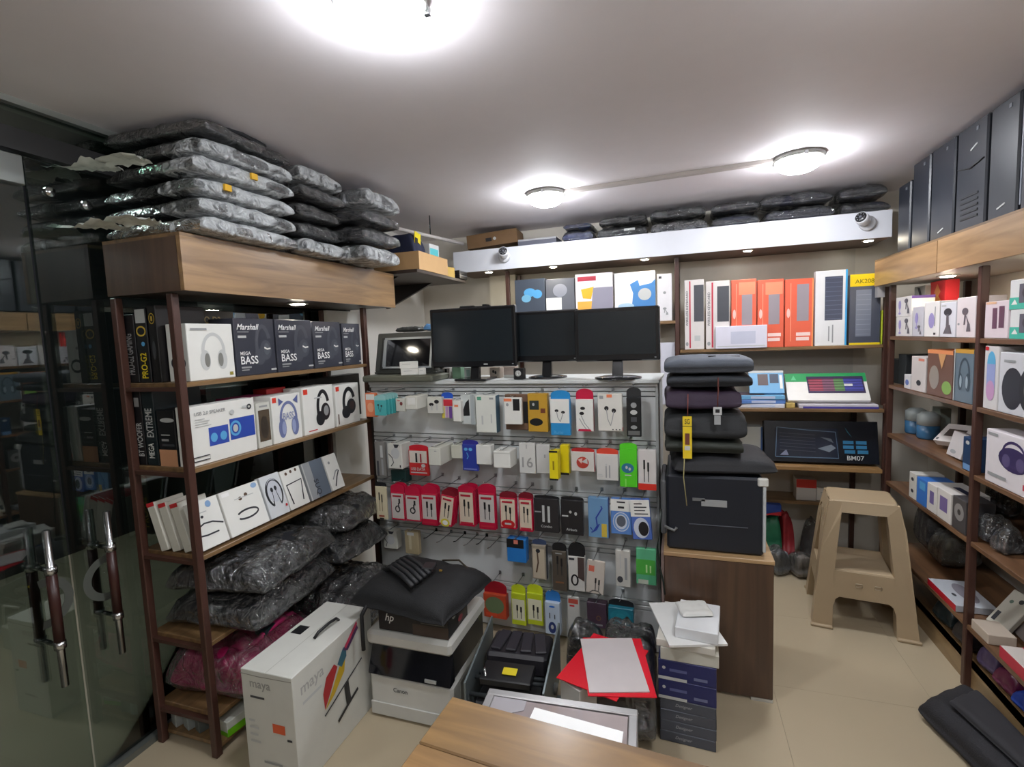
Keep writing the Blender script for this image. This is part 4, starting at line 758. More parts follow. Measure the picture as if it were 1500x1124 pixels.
# ================================================================ ON THE LEDGE
LZ = 1.3365
def ledge_pt(px, off, z=LZ):       # point above the ledge; off>0 towards the shop
    return at_plane(px, 500, PA+PN*off, PN), off
def lpos(s, off, z=LZ): return PA+PD*s+PN*off+Vector((0, 0, z))
MONB = M((24, 25, 28), .22, coat=.2); SCR = M((34, 40, 44), .16, 0, .1, spec=.6)
def monitor(label, x0, y0, x1, y1, off, logo=True, base_r=.11, rz=0, squarebase=False):
    a, b = on_board(x0, y1, off), on_board(x1, y0, off); c = on_board(x1, y1, off)
    s0, s1 = bs(a), bs(c); zb = (a.z+c.z)/2-LZ; zt = b.z-LZ; w, h = s1-s0, zt-zb
    o = empty('computer_monitor', lpos((s0+s1)/2, off, LZ), PROT+rz, label, 'monitor', 'black computer monitors on the ledge'); o['_local'] = 1
    child(o, MB().box(-w/2, w/2, 0, .035, zb, zt), 'housing', MONB, .006)
    child(o, MB().box(-w/2+.04, w/2-.04, .035, .065, zb+.05, zt-.05), 'rear_bulge', MONB, .01)
    bz = .018
    sc = child(o, MB().box(-w/2+bz, w/2-bz, -.0015, .0005, zb+bz*1.7, zt-bz), 'screen', SCR)
    hs = [c for c in o.children if c.name.startswith('housing')][0]
    if logo: child(hs, MB().bx((w*.15, -.001, zb+bz*.8), (.022, .001, .006)), 'badge', LGREY)
    child(hs, MB().bx((w/2-.02, -.001, zb+bz*.8), (.008, .002, .004)), 'power_button', GREY)
    child(o, MB().hexa([(-.025, .012, .008), (.025, .012, .008), (.025, .04, .008), (-.025, .04, .008)], [(-.02, .036, zb+.09), (.02, .036, zb+.09), (.02, .06, zb+.09), (-.02, .06, zb+.09)]), 'neck', MONB, .002)
    if squarebase: child(o, MB().box(-.09, .09, -.05, .11, 0.0005, .010), 'foot', MONB, .004)
    else: child(o, MB().lathe([(base_r, 0.0005), (base_r, .006), (base_r*.7, .012), (.02, .016)], (0, .035, 0), 28), 'foot', MONB)
    return o
monitor('wide black monitor beside the old grey screen', 633, 446, 757, 538, .0, True, squarebase=True)
monitor('smaller black monitor in the middle, partly behind its neighbour', 752, 452, 848, 530, -.085, False, .10)
monitor('black monitor at the slatwall end beside the folded trousers', 843, 447, 967, 529, .0, False)
sp = empty('desk_speaker', lpos(bs(on_board(761, 548, -.02)), -.02), PROT, 'tiny black desk speaker with a silver cone on the ledge', 'speaker'); sp['_local'] = 1
child(sp, MB().box(-.026, .026, -.02, .025, 0.0005, .058), 'cabinet', BLK, .004)
child(sp, MB().lathe([(.016, -.0215), (.012, -.0235), (.004, -.021)], (0, 0, .032), 16, 'Y'), 'cone', LGREY)
GR = 'small cartons on the ledge under the monitors'
for k, (x0, x1, hh, m, lb, pr) in enumerate(((640, 652, .05, M((196, 190, 184), .5), 'white carton with black barcode on the ledge', [('rect', 'bars', .3, .1, .6, .9, BLK), ('rect', 'bars', .7, .1, .8, .9, BLK)]), (654, 668, .055, M((120, 156, 128), .5), 'pale green carton on the ledge', []), (672, 690, .05, M((186, 192, 188), .5), 'pale carton with green print on the ledge', [('rect', 'print', .2, .2, .5, .8, M((130, 160, 150), .4)), ('rect', 'print', .6, .3, .9, .7, GREY)]), (710, 727, .05, M((196, 184, 170), .5), 'cream carton with black earbuds on the ledge', [('ell', 'bud', .35, .6, .1, .14, BLK), ('ell', 'bud', .55, .5, .1, .14, BLK)]), (731, 749, .05, M((190, 172, 160), .5), 'beige carton with a white foot on the ledge', [('rect', 'band', 0, 0, 1, .28, WHITE)]))):
    s0, s1 = bs(on_board(x0, 552, -.05)), bs(on_board(x1, 552, -.05))
    q = lpos((s0+s1)/2, -.14); carton('accessory_box', lb, 'box', q, PROT, (s1-s0-.004, .05, hh+.01), m, F=pr, group=GR)
# old equipment at the left end of the ledge
lap = carton('old_laptop', 'olive grey closed laptop lying on the ledge end over the packs', 'laptop', lpos(.222, -.05), PROT+R(1), (.43, .28, .035), M((92, 94, 82), .5), bevel=.008)
sc = empty('old_screen', lpos(.205, -.03, LZ+.036), PROT, 'old grey flatbed screen with a silver inner frame leaning back', 'screen'); sc['_local'] = 1
rt = Matrix.Rotation(R(-14), 3, 'X')
def rb(c, sz): return MB().bx(rt @ Vector(c), sz, rt)
child(sc, rb((0, .02, .125), (.40, .04, .225)), 'housing', M((74, 76, 72), .5), .006)
child(sc, rb((.012, -.003, .115), (.35, .008, .185)), 'bezel', M((34, 36, 36), .45), .002)
for c, s in (((.015, -.0085, .20), (.31, .006, .012)), ((.015, -.0085, .035), (.31, .006, .010)), ((-.134, -.0085, .118), (.02, .006, .155)), ((.162, -.0085, .118), (.012, .006, .155))): child(sc, rb(c, s), 'inner_frame', M((150, 156, 160), .35, .4))
child(sc, rb((.018, -.0085, .118), (.278, .005, .152)), 'glass', M((16, 17, 20), .08))
child(sc, MB().box(-.2, .2, .0, .19, 0.0005, .012), 'base', M((60, 62, 58), .5), .003)
tr = carton('paper_tray', 'grey slatted printer tray lying behind and over the old screen', 'tray', lpos(.21, -.245, LZ+.2365), PROT, (.40, .15, .03), M((96, 98, 92), .5), bevel=.005)
tray_leg = child(tr, MB().box(-.18, .18, .05, .07, -.236, 0), 'stand', M((50, 50, 48), .6))
for z in (.008, .02): child(tr, MB().box(-.2, .2, -.0875, -.0855, z, z+.004), 'groove', M((50, 52, 48), .5))
jk = soft('cable_bundle', 'tangle of dark adapters and leads on the printer tray', 'cables', lpos(.13, -.245, LZ+.268), (0, 0, PROT), (.16, .09, .028), M((66, 68, 66), .5, 0, .5, nscale=60), 71, None, rough=.5, freq=60)
jk = soft('blue_pouch', 'crumpled light blue plastic pouch on the printer tray', 'pouch', lpos(.31, -.245, LZ+.268), (0, 0, PROT+.2), (.15, .09, .038), M((92, 140, 186), .3, 0, .3, nscale=40), 72, None, rough=.5, freq=40)
for k, (s, z, rz, lb) in enumerate(((.285, 0, .1, 'lower front small white adapter carton before the old screen'), (.275, .036, .02, 'upper small white adapter carton before the old screen'), (.345, 0, .16, 'small white adapter carton beside the stacked pair'))):
    carton('adapter_box', lb, 'box', lpos(s, .045-.01*k, LZ+.0358+z), PROT+R(28)+rz, (.095 if k < 2 else .04, .055, .035), M((214, 214, 208), .45), F=[('rect', 'fine_print', .15, .6, .6, .66, GREY)], group='white adapter cartons before the old screen')
# ================================================================ FLOOR GOODS IN FRONT
mc = carton('monitor_carton', 'tall white monitor carton with a colourful macaw and grey lettering on the floor', 'box', (-1.366, 1.52, .0005), 0, (.222, .465, .425), M((206, 206, 198), .5),
  F=[('text', 'maya', .17, .83, .075, M((150, 150, 146), .5), {'w': .62}), ('rect', 'fine_print', .16, .76, .44, .78, CHAR), ('rect', 'orange_label', .56, .49, .8, .57, M((214, 92, 52), .5)), ('rect', 'fine_print', .83, .44, .92, .46, DARK), ('pic', 'lines', .1, .35, .3, .6, LGREY), ('rect', 'fine_print', .34, .2, .7, .22, GREY), ('line', 'flap_seam', [(.0, .965), (.35, .96), (1, .97)], .012, M((140, 138, 130), .6))],
  Rr=[('text', 'maya', .08, .76, .10, M((168, 168, 164), .5), {'w': .36}), ('rect', 'fine_print', .09, .70, .3, .725, LGREY),
      ('poly', 'macaw_wing', [(.32, .47), (.31, .62), (.36, .74), (.46, .79), (.50, .74), (.40, .58)], M((176, 44, 48), .5)), ('poly', 'macaw_wing', [(.32, .46), (.42, .58), (.52, .72), (.60, .74), (.58, .64), (.44, .52)], M((206, 170, 36), .5)),
      ('poly', 'macaw_tail', [(.50, .76), (.58, .86), (.62, .86), (.62, .76), (.55, .70)], M((60, 104, 120), .5)), ('poly', 'macaw_tail', [(.58, .84), (.78, .97), (.80, .92), (.64, .80)], M((90, 56, 96), .5)), ('poly', 'macaw_tail', [(.60, .86), (.78, 1.0), (.79, .965), (.62, .83)], M((196, 60, 90), .5)),
      ('line', 'screen_edge', [(.31, .42), (.82, .60)], .014, DARK), ('poly', 'stand_print', [(.56, .50), (.62, .52), (.64, .33), (.58, .30)], BLK), ('line', 'foot_print', [(.46, .24), (.60, .30), (.74, .35)], .03, BLK)],
  T=[('rect', 'handle_cap', .08, .48, .30, .60, BLK), ('line', 'seam', [(.5, 0), (.5, 1)], .01, M((170, 170, 160), .6))])
h = child(mc, MB().tube([(.03, -.02, .4265), (.035, .0, .442), (.04, .06, .447), (.04, .10, .442), (.04, .115, .4265)], .006, 8), 'carry_handle', BLK)
# multifunction printer
PRW = M((206, 206, 200), .45); pr = empty('laser_printer', (-1.04, 1.865, 0), 0, 'white multifunction printer with black glossy panel under a carton and a black bag', 'printer'); pr['_local'] = 1
child(pr, MB().box(-.19, .19, -.185, .185, 0.0005, .19), 'body', PRW, .012)
child(pr, MB().box(-.186, .186, -.19, -.184, .012, .07), 'paper_cassette', M((198, 198, 192), .45), .003)
child(pr, MB().box(-.18, .18, -.15, .18, .191, .311), 'mid_section', M((26, 27, 32), .3), .006)
cp_ = child(pr, MB().hexa([(-.187, -.197, .192), (.187, -.197, .192), (.187, -.151, .196), (-.187, -.151, .196)], [(-.187, -.185, .225), (.187, -.185, .225), (.187, -.151, .305), (-.187, -.151, .305)]), 'control_panel', M((18, 19, 26), .12, coat=.5), .003)
child(cp_, MB().bx((.10, -.194, .206), (.05, .006, .012)), 'start_button', LGREY)
child(pr, MB().box(-.193, .193, -.19, .188, .313, .375), 'scanner_lid', M((212, 212, 206), .4), .014)
child(pr, MB().box(.17, .192, -.12, .15, .06, .17), 'side_grip', M((176, 176, 170), .5), .004)
add_prints(pr, (.38, .376, .19), [('text', 'Canon', .30, .66, .10, DARK, {'w': .17}), ('rect', 'fine_print', .1, .34, .24, .36, GREY)], 'F')
hpb = carton('toner_carton', 'black carton with white round logo lettering on the printer lid', 'box', (-1.02, 1.79, .3765), R(0), (.315, .19, .105), M((30, 28, 30), .4),
  F=[('text', 'hp', .10, .30, .40, WHITE, {'shear': .3, 'w': .13}), ('rect', 'brown_band', .5, 0, 1, .45, M((70, 56, 48), .5)), ('rect', 'grey_panel', .62, .5, .95, .82, M((96, 96, 92), .5))], Rr=[('ell', 'logo', .3, .7, .1, .14, LGREY), ('rect', 'panel', .5, .1, .95, .6, M((80, 70, 64), .5)), ('ell', 'picture', .6, .3, .12, .12, M((150, 60, 70), .5))],
  T=[('rect', 'lid_panel', .02, .03, .98, .97, M((150, 152, 140), .5))])
bg = soft('shoulder_bag', 'flat black fabric bag with bundled straps lying on the toner carton', 'bag', (-1.02, 1.795, .4825), (0, 0, R(-8)), (.45, .38, .10), M((13, 14, 16), .75, 0, .15, bump=.3, bscale=280), 81, None, rough=.24, freq=7, e=.42, flat=.22)
for k in range(5):
    y = -.02-.028*k; child(bg, MB().tube([(-.19, y+.12, .085), (-.12, y+.08, .125), (-.02, y+.03, .13), (.06, y-.01, .12)], .010, 6), 'strap', M((30, 31, 34), .55))
child(bg, MB().bx((.03, .01, .125), (.05, .06, .02), Matrix.Rotation(.3, 3, 'Z')), 'buckle', M((34, 34, 36), .35), .004)
child(bg, MB().tube([(-.13, -.17, .05), (-.15, -.205, -.01), (-.15, -.207, -.10), (-.145, -.212, -.15)], .008, 6), 'hanging_strap', M((22, 22, 24), .6))
child(bg, MB().bx((.08, .02, .115), (.012, .008, .006)), 'rivet', BRASS)
child(bg, MB().tube([(.0, .15, .09), (.08, .16, .10), (.16, .12, .085), (.20, .04, .07)], .004, 6), 'zip', M((60, 52, 40), .4))
# opened printer mechanism
pm = empty('printer_mechanism', (-.625, 1.80, 0), R(4), 'opened black printer mechanism between steel side rails, yellow sticker on top', 'machine'); pm['_local'] = 1
DB = M((30, 31, 33), .4); ST = M((128, 138, 140), .4, .6)
child(pm, MB().box(-.12, .12, -.17, .17, 0.0005, .20), 'chassis', DB, .006)
child(pm, MB().box(-.125, .125, .0, .17, .20, .285), 'rear_cover', M((40, 38, 42), .45), .012)
for k in range(4): child(pm, MB().bx((-.08+.055*k, .085, .292), (.045, .13, .012), Matrix.Rotation(.12*(k-1), 3, 'Z')), 'cover_flap', M((46, 44, 50), .5), .003)
for sx in (-1, 1):
    child(pm, MB().hexa([(sx*.148-.004, -.19, .06), (sx*.148+.004, -.19, .06), (sx*.148+.004, .17, .12), (sx*.148-.004, .17, .12)], [(sx*.148-.004, -.19, .285), (sx*.148+.004, -.19, .285), (sx*.148+.004, .18, .335), (sx*.148-.004, .18, .335)]), 'side_rail', ST, .001)
    child(pm, MB().box(sx*.148-.014, sx*.148+.014, -.16, .16, .0005, .02), 'foot_rail', ST)
for z, y in ((.215, -.15), (.235, -.08), (.22, -.03)): child(pm, MB().tube([(-.144, y, z), (.144, y, z)], .008, 10), 'roller', M((80, 84, 86), .3, .6))
child(pm, MB().bx((-.01, -.085, .262), (.2, .10, .03), Matrix.Rotation(.1, 3, 'X')), 'cartridge', M((22, 22, 24), .3), .004)
child(pm, MB().bx((.0, -.09, .2805), (.055, .035, .002), Matrix.Rotation(.1, 3, 'X')), 'yellow_sticker', M((220, 200, 30), .5))
child(pm, MB().tube([(-.07, -.19, .22), (.05, -.20, .215), (.055, -.20, .21), (.056, -.21, .10)], .006, 8), 'white_lever', M((204, 204, 194), .45))
child(pm, MB().tube([(-.10, -.10, .29), (-.09, -.115, .275), (-.085, -.13, .255)], .006, 8), 'steel_spring', CHROME)
child(pm, MB().box(-.15, .02, -.235, -.18, .0005, .125), 'white_bracket', M((186, 186, 172), .5), .004)
child(pm, MB().bx((-.09, -.21, .1275), (.035, .04, .004)), 'blue_tab', M((110, 170, 210), .45))
child(pm, MB().bx((-.07, -.2, .127), (.12, .02, .003)), 'black_slot', BLK)
child(pm, MB().lathe([(.035, .15), (.035, .162)], (0, -.06, .11), 18, 'X'), 'gear', M((150, 150, 144), .5))
child(pm, MB().lathe([(.022, .15), (.022, .164)], (0, .01, .16), 16, 'X'), 'gear', M((120, 122, 120), .5))
# aluminium framed glass cabinet with paper, in front
gc = empty('glass_showcase', (-.335, 1.215, 0), R(3.5), 'low aluminium framed glass-top showcase with white papers on it', 'showcase'); gc['_local'] = 1
AF = M((178, 176, 176), .3, .7)
for sx in (-1, 1):
    for sy in (-1, 1): child(gc, MB().box(sx*.215-.012, sx*.215+.012, sy*.175-.012, sy*.175+.012, 0.0005, .432), 'frame_post', AF, .002)
for sy in (-1, 1): child(gc, MB().box(-.228, .228, sy*.176-.013, sy*.176+.013, .432, .452), 'frame_rail', AF, .003)
for sx in (-1, 1): child(gc, MB().box(sx*.215-.013, sx*.215+.013, -.162, .162, .432, .452), 'frame_rail', AF, .003)
child(gc, MB().box(-.2, .2, -.16, .16, .440, .446), 'glass_top', M((168, 156, 156), .06, .35))
child(gc, MB().box(-.2, .2, .170, .178, .02, .43), 'back_panel', M((120, 118, 118), .4, .3))
child(gc, MB().prism([(-.205, .16), (-.10, .16), (-.10, .12), (-.13, .105), (-.17, .06), (-.205, .055)], .4465, .4485), 'corner_flap', M((150, 146, 150), .4))
pp = MB().prism([(-.09, .125), (.17, .085), (.165, .0), (-.10, .04)], 0, .004).build('paper_sheets', M((238, 238, 236), .5), None); pp.location = (-.285, 1.292, .4465); pp.rotation_euler = (0, 0, R(3.5)); tag(pp, 'bright white sheets of paper lying on the showcase glass', 'paper')
# wooden desk at the camera
dk = empty('wooden_desk', (.2, .55, 0), R(-4.5), 'brown wood-grain desk at the camera, its far corner before the showcase', 'desk'); dk['_local'] = 1
DW = wood((108, 82, 48), (152, 118, 70), 'X', .4, .8)
dt = child(dk, MB().box(-.715, .715, -.335, .355, .722, .738), 'desk_top', DW, .003)
for k in range(5):
    c = (0, .1, -.06, .06, -.03)[k]; y1 = .36-.14*k
    child(dt, MB().box(-.72, .72, y1-.1385, y1, .7385, .75), 'plank', wood((int(104*(1+c)), int(78*(1+c)), int(46*(1+c))), (int(150*(1+c)), int(116*(1+c)), int(70*(1+c))), 'X', .4, .8), .003)
for sx in (-1, 1): child(dk, MB().box(sx*.62-.012, sx*.62+.012, -.30, .28, 0.0005, .722), 'side_panel', wood((80, 56, 34), (110, 80, 50), 'Z'))
child(dk, MB().box(-.6, .6, .2, .215, .3, .722), 'modesty_panel', wood((80, 56, 34), (110, 80, 50), 'X'))
# black wrapped tower with folders
bt = soft('wrapped_tower', 'black computer case in shiny plastic standing by the paper reams', 'computer case', (-.20, 1.97, 0.0), (0, 0, R(2)), (.205, .36, .33), M((14, 14, 16), .5), 91, None, .04, FILM, e=.16, rough=.02, fit=.345)
# folder stack leaning on it
def sheet(name, label, mat, c, rz, w, d, t, tilt, group=None, cat='folder'):
    o = MB().box(-w/2, w/2, -d/2, d/2, 0, t).build(name, mat, None, recenter=False); o.location = c
    o.rotation_euler = (Matrix.Rotation(rz, 3, 'Z') @ Matrix.Rotation(tilt, 3, 'X')).to_euler(); tag(o, label, cat, group); return o
FT = R(3); fz = TOPZ[bt.name]+.002
q0 = Vector((-.235, 1.745, fz))
carton('carton_lid', 'white carton sticking out below the red folders', 'box', (-.345, 1.66, 0.0005), R(-30), (.09, .09, .335), M((196, 192, 184), .5))
sheet('plastic_folder', 'glossy red plastic folder, lowest and turned furthest', M((206, 22, 40), .25), q0+Vector((-.03, 0, 0)), R(-16), .225, .31, .003, 0, 'folders on the wrapped tower')
sheet('plastic_folder', 'glossy red plastic folder under the frosted sheet', M((212, 26, 44), .25), q0+Vector((.015, 0, .0035)), R(13), .225, .325, .003, 0, 'folders on the wrapped tower')
sheet('plastic_folder', 'frosted translucent plastic sheet on top of red folders', M((198, 190, 190), .35), q0+Vector((0, 0.0, .007)), R(16), .20, .30, .004, 0, 'folders on the wrapped tower')
soft('red_pouch', 'small red glossy candy-like pouch behind the folders', 'pouch', (-.235, 2.225, .0), (0, 0, 0), (.11, .05, .20), M((170, 30, 36), .2, 0, .2), 95, None, rough=.3, freq=20)
soft('wrapped_bundle', 'black plastic-wrapped bundle between the folders and the slatwall', 'bundle', (-.41, 2.18, 0), (0, 0, 0), (.15, .14, .20), M((30, 32, 34), .4), 96, None, .05, FILM)
# reams of paper
rx0, rx1 = -.068, .132; rc = ((rx0+rx1)/2, 2.0)
zc = .0005; RG = 'paper reams stacked by the cabinet'
for k in range(4):
    carton('paper_ream', 'dark grey lettered paper ream, %s from the floor' % ('first', 'second', 'third', 'fourth')[k], 'paper ream', (rc[0]+random.uniform(-.003, .003), rc[1], zc), R(-3+random.uniform(-1, 1)), (.198, .285, .0425), M((74, 78, 88), .45), F=[('text', ('Designer', 'Designer', 'Designer', 'Designer')[k], .28, .32, .36, M((150, 152, 156), .5), {'shear': .3, 'w': .5})], Rr=[('rect', 'end_label', 0, 0, 1, 1, M((120, 122, 124), .5))], group=RG); zc += .0433
for k in range(2):
    carton('paper_ream', 'dark blue paper pack with white dots, %s of the two' % ('lower', 'upper')[k], 'paper ream', (rc[0]-.002, rc[1], zc), R(-3), (.204, .285, .076), M((34, 40, 92), .4), F=[('ell', 'dot', .1, .6, .03, .08, LGREY), ('rect', 'fine_print', .2, .45, .5, .6, M((90, 96, 140), .5)), ('rect', 'fine_print', .62, .2, .85, .35, M((110, 116, 150), .5)), ('rect', 'foot_band', 0, 0, .5, .16, LGREY)], group=RG); zc += .077
carton('paper_ream', 'thick bare white ream on the blue packs', 'paper ream', (rc[0]+.004, rc[1], zc), R(-2), (.204, .285, .048), M((200, 198, 186), .6), group=RG); zc += .0488
carton('paper_ream', 'bare white ream under the loose sheets', 'paper ream', (rc[0]-.002, rc[1]-.002, zc), R(-5), (.206, .285, .028), M((206, 202, 192), .6), group=RG); zc += .0288
sheet('paper_sheets', 'white sheets fanned out askew on top of the reams', M((222, 222, 220), .55), (rc[0]-.012, rc[1]-.01, zc), R(17), .21, .297, .008, 0, None, 'paper'); zc += .0088
carton('paper_ream', 'small white paper block on top of the fanned sheets', 'paper ream', (rc[0]+.035, rc[1]-.03, zc), R(-6), (.15, .21, .042), M((218, 220, 222), .5), group=RG); zc += .0428
soft('crumpled_paper', 'crumpled white paper and a black lead on top of the ream stack', 'paper', (rc[0]+.02, rc[1]+.0, zc), (0, 0, .3), (.12, .10, .018), M((214, 214, 210), .6), 97, None, rough=.5, freq=30)
# ================================================================ CABINET, BLACK PRINTER, CLOTHES
cb = empty('side_cabinet', (.15, 2.42, 0), 0, 'dark brown wooden side cabinet carrying the black printer', 'cabinet'); cb['_local'] = 1
CW = wood((66, 48, 38), (88, 66, 50), 'Z', .35)
child(cb, MB().box(-.212, .213, -.24, -.222, .012, .592), 'front_panel', CW, .002)
child(cb, MB().box(-.212, -.195, -.221, .22, .012, .592), 'side_panel', CW); child(cb, MB().box(.196, .213, -.221, .22, .012, .592), 'side_panel', CW)
child(cb, MB().box(-.214, .216, -.243, .22, .593, .611), 'top', wood((150, 120, 84), (186, 154, 112), 'X'), .002)
child(cb, MB().box(.13, .213, -.243, .2, .0005, .011), 'foot', M((190, 186, 176), .6)); child(cb, MB().box(-.212, -.13, -.243, .2, .0005, .011), 'foot', M((190, 186, 176), .6))
child(cb, MB().box(-.225, -.2135, -.235, .2, .2, .60), 'edge_strip', M((130, 112, 106), .5))
bp = empty('black_printer', (.14, 2.41, .611), 0, 'boxy black office printer seen from the rear on the side cabinet', 'printer'); bp['_local'] = 1
BPM = M((30, 34, 42), .4)
child(bp, MB().box(-.19, .19, -.20, .2, .001, .33), 'body', BPM, .01)
child(bp, MB().box(.185, .197, -.205, .2, .02, .31), 'side_trim', M((186, 190, 192), .4), .003)
child(bp, MB().bx((.185, -.2, .315), (.04, .02, .035)), 'corner_cap', M((206, 206, 200), .4), .005)
child(bp, MB().bx((.0, -.2015, .215), (.10, .003, .028)), 'rating_label', M((150, 152, 152), .5))
child(bp, MB().bx((-.06, -.2015, .228), (.05, .003, .012)), 'rating_label', M((110, 112, 112), .5))
child(bp, MB().box(-.10, .13, -.2035, -.2, .118, .121), 'seam', M((84, 88, 96), .4))
child(bp, MB().box(-.215, -.192, -.19, .1, .06, .30), 'side_door', M((84, 86, 88), .45), .006)
child(bp, MB().tube([(-.2, -.2, .10), (-.16, -.215, .09), (-.15, -.205, .10)], .006, 6), 'latch', M((110, 112, 112), .4))
soft('shoulder_bag', 'black nylon bag with buckled straps draped over the black printer', 'bag', (.17, 2.37, .943), (0, 0, R(4)), (.40, .34, .085), M((24, 25, 29), .7, 0, .15, bump=.2, bscale=200), 101, None, rough=.16, freq=6, sagx=.0, fit=.085)
zc = .943+.088; PG = 'folded clothes and bags piled on the black printer'
cx = .10
for k, (w, d, h, col, lb, dx) in enumerate(((.31, .30, .05, (48, 52, 46), 'olive dark folded bag, lowest of the clothes pile', 0), (.325, .31, .115, (26, 28, 30), 'thick black folded jacket carrying the yellow swing tag', .005), (.30, .30, .085, (48, 34, 52), 'dark plum folded cloth bag in the clothes pile', -.005), (.33, .31, .048, (40, 44, 50), 'dark grey folded bag under the top bag', .02), (.345, .32, .068, (88, 94, 104), 'slate grey bag on top of the clothes pile', .02))):
    o = soft('folded_bag', lb, 'bag', (cx+dx, 2.36, zc), (0, 0, R(random.uniform(-2, 2))), (w, d, h), M(col, .7, 0, .15, bump=.25, bscale=240), 110+k, PG, rough=.2, freq=8, e=.17, flat=.4, fit=h+.008); zc = TOPZ[o.name]
    if k == 1: jacket = o
    if k == 4:
        child(o, MB().bx((.02, -.05, h*.98), (.03, .012, .006)), 'zip_pull', BLK); child(o, MB().bx((.11, -.06, h*.95), (.035, .012, .006)), 'zip_pull', BLK)
tg = empty('swing_tag', at_y(1007, 672, 2.185), 0, 'long yellow swing tag hanging on a string before the black jacket', 'tag'); tg['_local'] = 1
child(tg, MB().box(-.018, .018, -.001, .001, 0, .135), 'card', M((224, 196, 40), .5)); child(tg, MB().box(-.018, .018, -.0012, .0012, .138, .178), 'card', M((224, 196, 40), .5))
add_prints(tg, (.036, .003, .178), [('rect', 'pouch_print', .25, .33, .75, .6, M((110, 60, 50), .5)), ('rect', 'white_box', .2, .2, .8, .3, LGREY), ('text', 'SG', .22, .82, .12, BLK, {'w': .56})], 'F')
child(tg, MB().tube([(.002, 0, .178), (.003, .005, .23), (.004, .012, .27)], .0022, 6), 'string', M((120, 60, 50), .6)); child(tg, MB().tube([(-.012, 0, 0), (-.016, -.004, -.08), (-.004, -.008, -.20)], .002, 6), 'loose_string', M((170, 160, 110), .6))
tw = empty('price_tag', at_y(1051, 608, 2.17), 0, 'small white tag on a brown cord before the plum bag', 'tag'); tw['_local'] = 1
child(tw, MB().box(-.016, .016, -.001, .001, 0, .032), 'card', LGREY); child(tw, MB().bx((0, -.0016, .016), (.016, .001, .014)), 'print', BLK); child(tw, MB().tube([(0, 0, .032), (.003, .004, .10), (.004, .012, .15)], .0028, 6), 'cord', M((96, 48, 40), .6)); child(tw, MB().box(-.012, .012, -.001, .001, -.04, -.002), 'strap_end', GREY)
wr = MB().tube([(-.072, 2.17, .80), (-.078, 2.155, .72), (-.088, 2.15, .64), (-.082, 2.15, .56), (-.066, 2.152, .49), (-.06, 2.155, .43)], .004, 8).build('power_lead', M((24, 36, 30), .4)); tag(wr, 'thin dark lead drooping beside the black printer and the slatwall edge', 'cable')
# ================================================================ STEP STOOL
st = empty('step_stool', (.905, 3.02, 0), R(-8), 'beige moulded plastic step stool with open sides standing by the right rack', 'stool'); st['_local'] = 1
SB = M((172, 152, 122), .42, 0, .04); H_ = .645
def sx_(z): return .225-.052*min(1, z/.53)-(.024*max(0, (z-.53)/.115)**1.6)
def sy_(z): return .205-.065*min(1, z/.53)-(.02*max(0, (z-.53)/.115)**1.6)
def dense(poly, n=5):
    out = []
    for i in range(len(poly)):
        (a, z), (b, w) = poly[i], poly[(i+1) % len(poly)]; m = n if abs(w-z) > .08 else 1
        out += [(a+(b-a)*k/m, z+(w-z)*k/m) for k in range(m)]
    return out
def slab(poly, wall, inner=.016):
    """piece of one leaning wall of the stool, given as (across -1..1, height)"""
    poly = dense(poly); n = len(poly); vo = []; vi = []
    for a, z in poly:
        hx, hy = sx_(z), sy_(z)
        if wall in 'fb': s = -1 if wall == 'f' else 1; vo.append((a*hx, s*hy, z)); vi.append((a*hx, s*(hy-inner), z))
        else: s = -1 if wall == 'l' else 1; vo.append((s*hx, a*hy, z)); vi.append((s*(hx-inner), a*hy, z))
    return MB().add(vo+vi, [tuple(range(n)), tuple(range(2*n-1, n-1, -1))]+[(i, (i+1) % n, n+(i+1) % n, n+i) for i in range(n)])
child(st, MB().prism([(-.145, -.105), (-.13, -.12), (.13, -.12), (.145, -.105), (.145, .105), (.13, .12), (-.13, .12), (-.145, .105)], H_-.012, H_+.008), 'seat', SB, .006)
for sx in (-1, 1):
    for wall in 'fb':
        P = [(sx*1.0, 0), (sx*1.0, H_), (sx*.58, H_), (sx*.58, .59), (sx*.64, .30), (sx*.62, .12), (sx*.60, 0)]
        lg = child(st, slab(P if sx > 0 else P[::-1], wall, .075), 'leg', SB)
        f = -1 if wall == 'f' else 1
        child(lg, MB().bx((sx*.182, f*.212, .008), (.098, .02, .0155)), 'foot_flare', SB, .004)
for wall in 'fb':
    child(st, slab([(-.615, .115), (-.58, .150), (-.50, .165), (.50, .165), (.58, .150), (.615, .115), (.655, .295), (-.655, .295)], wall, .045), 'apron', SB)
    child(st, slab([(-.62, .592), (.62, .592), (.62, H_), (-.62, H_)], wall, .04), 'top_rail', SB)
child(st, MB().box(-.125, .125, -.150, .150, .283, .297), 'step', M((186, 166, 136), .42), .004)
for wall in 'lr':
    child(st, slab([(-.74, .13), (-.55, .19), (.55, .19), (.74, .13), (.74, .30), (-.74, .30)], wall, .02), 'side_apron', SB)
    child(st, slab([(-.70, .55), (-.4, .585), (.4, .585), (.70, .55), (.75, H_), (-.75, H_)], wall, .02), 'side_rail', SB)
    for s in (-1, 1):
        P = [(s*.74, .295), (s*.50, .295), (s*.02, .57), (s*.20, .585)]
        child(st, slab(P if s > 0 else P[::-1], wall, .018), 'brace', SB)
for k in (-.02, .06):
    zz = .235; yy = -sy_(zz)-.001
    child(st, MB().tube([(k-.014, yy, zz-.008), (k+.014, yy, zz-.008), (k+.014, yy, zz+.008), (k-.014, yy, zz+.008), (k-.014, yy, zz-.008)], .0022, 5, False), 'moulded_mark', M((200, 184, 156), .5))
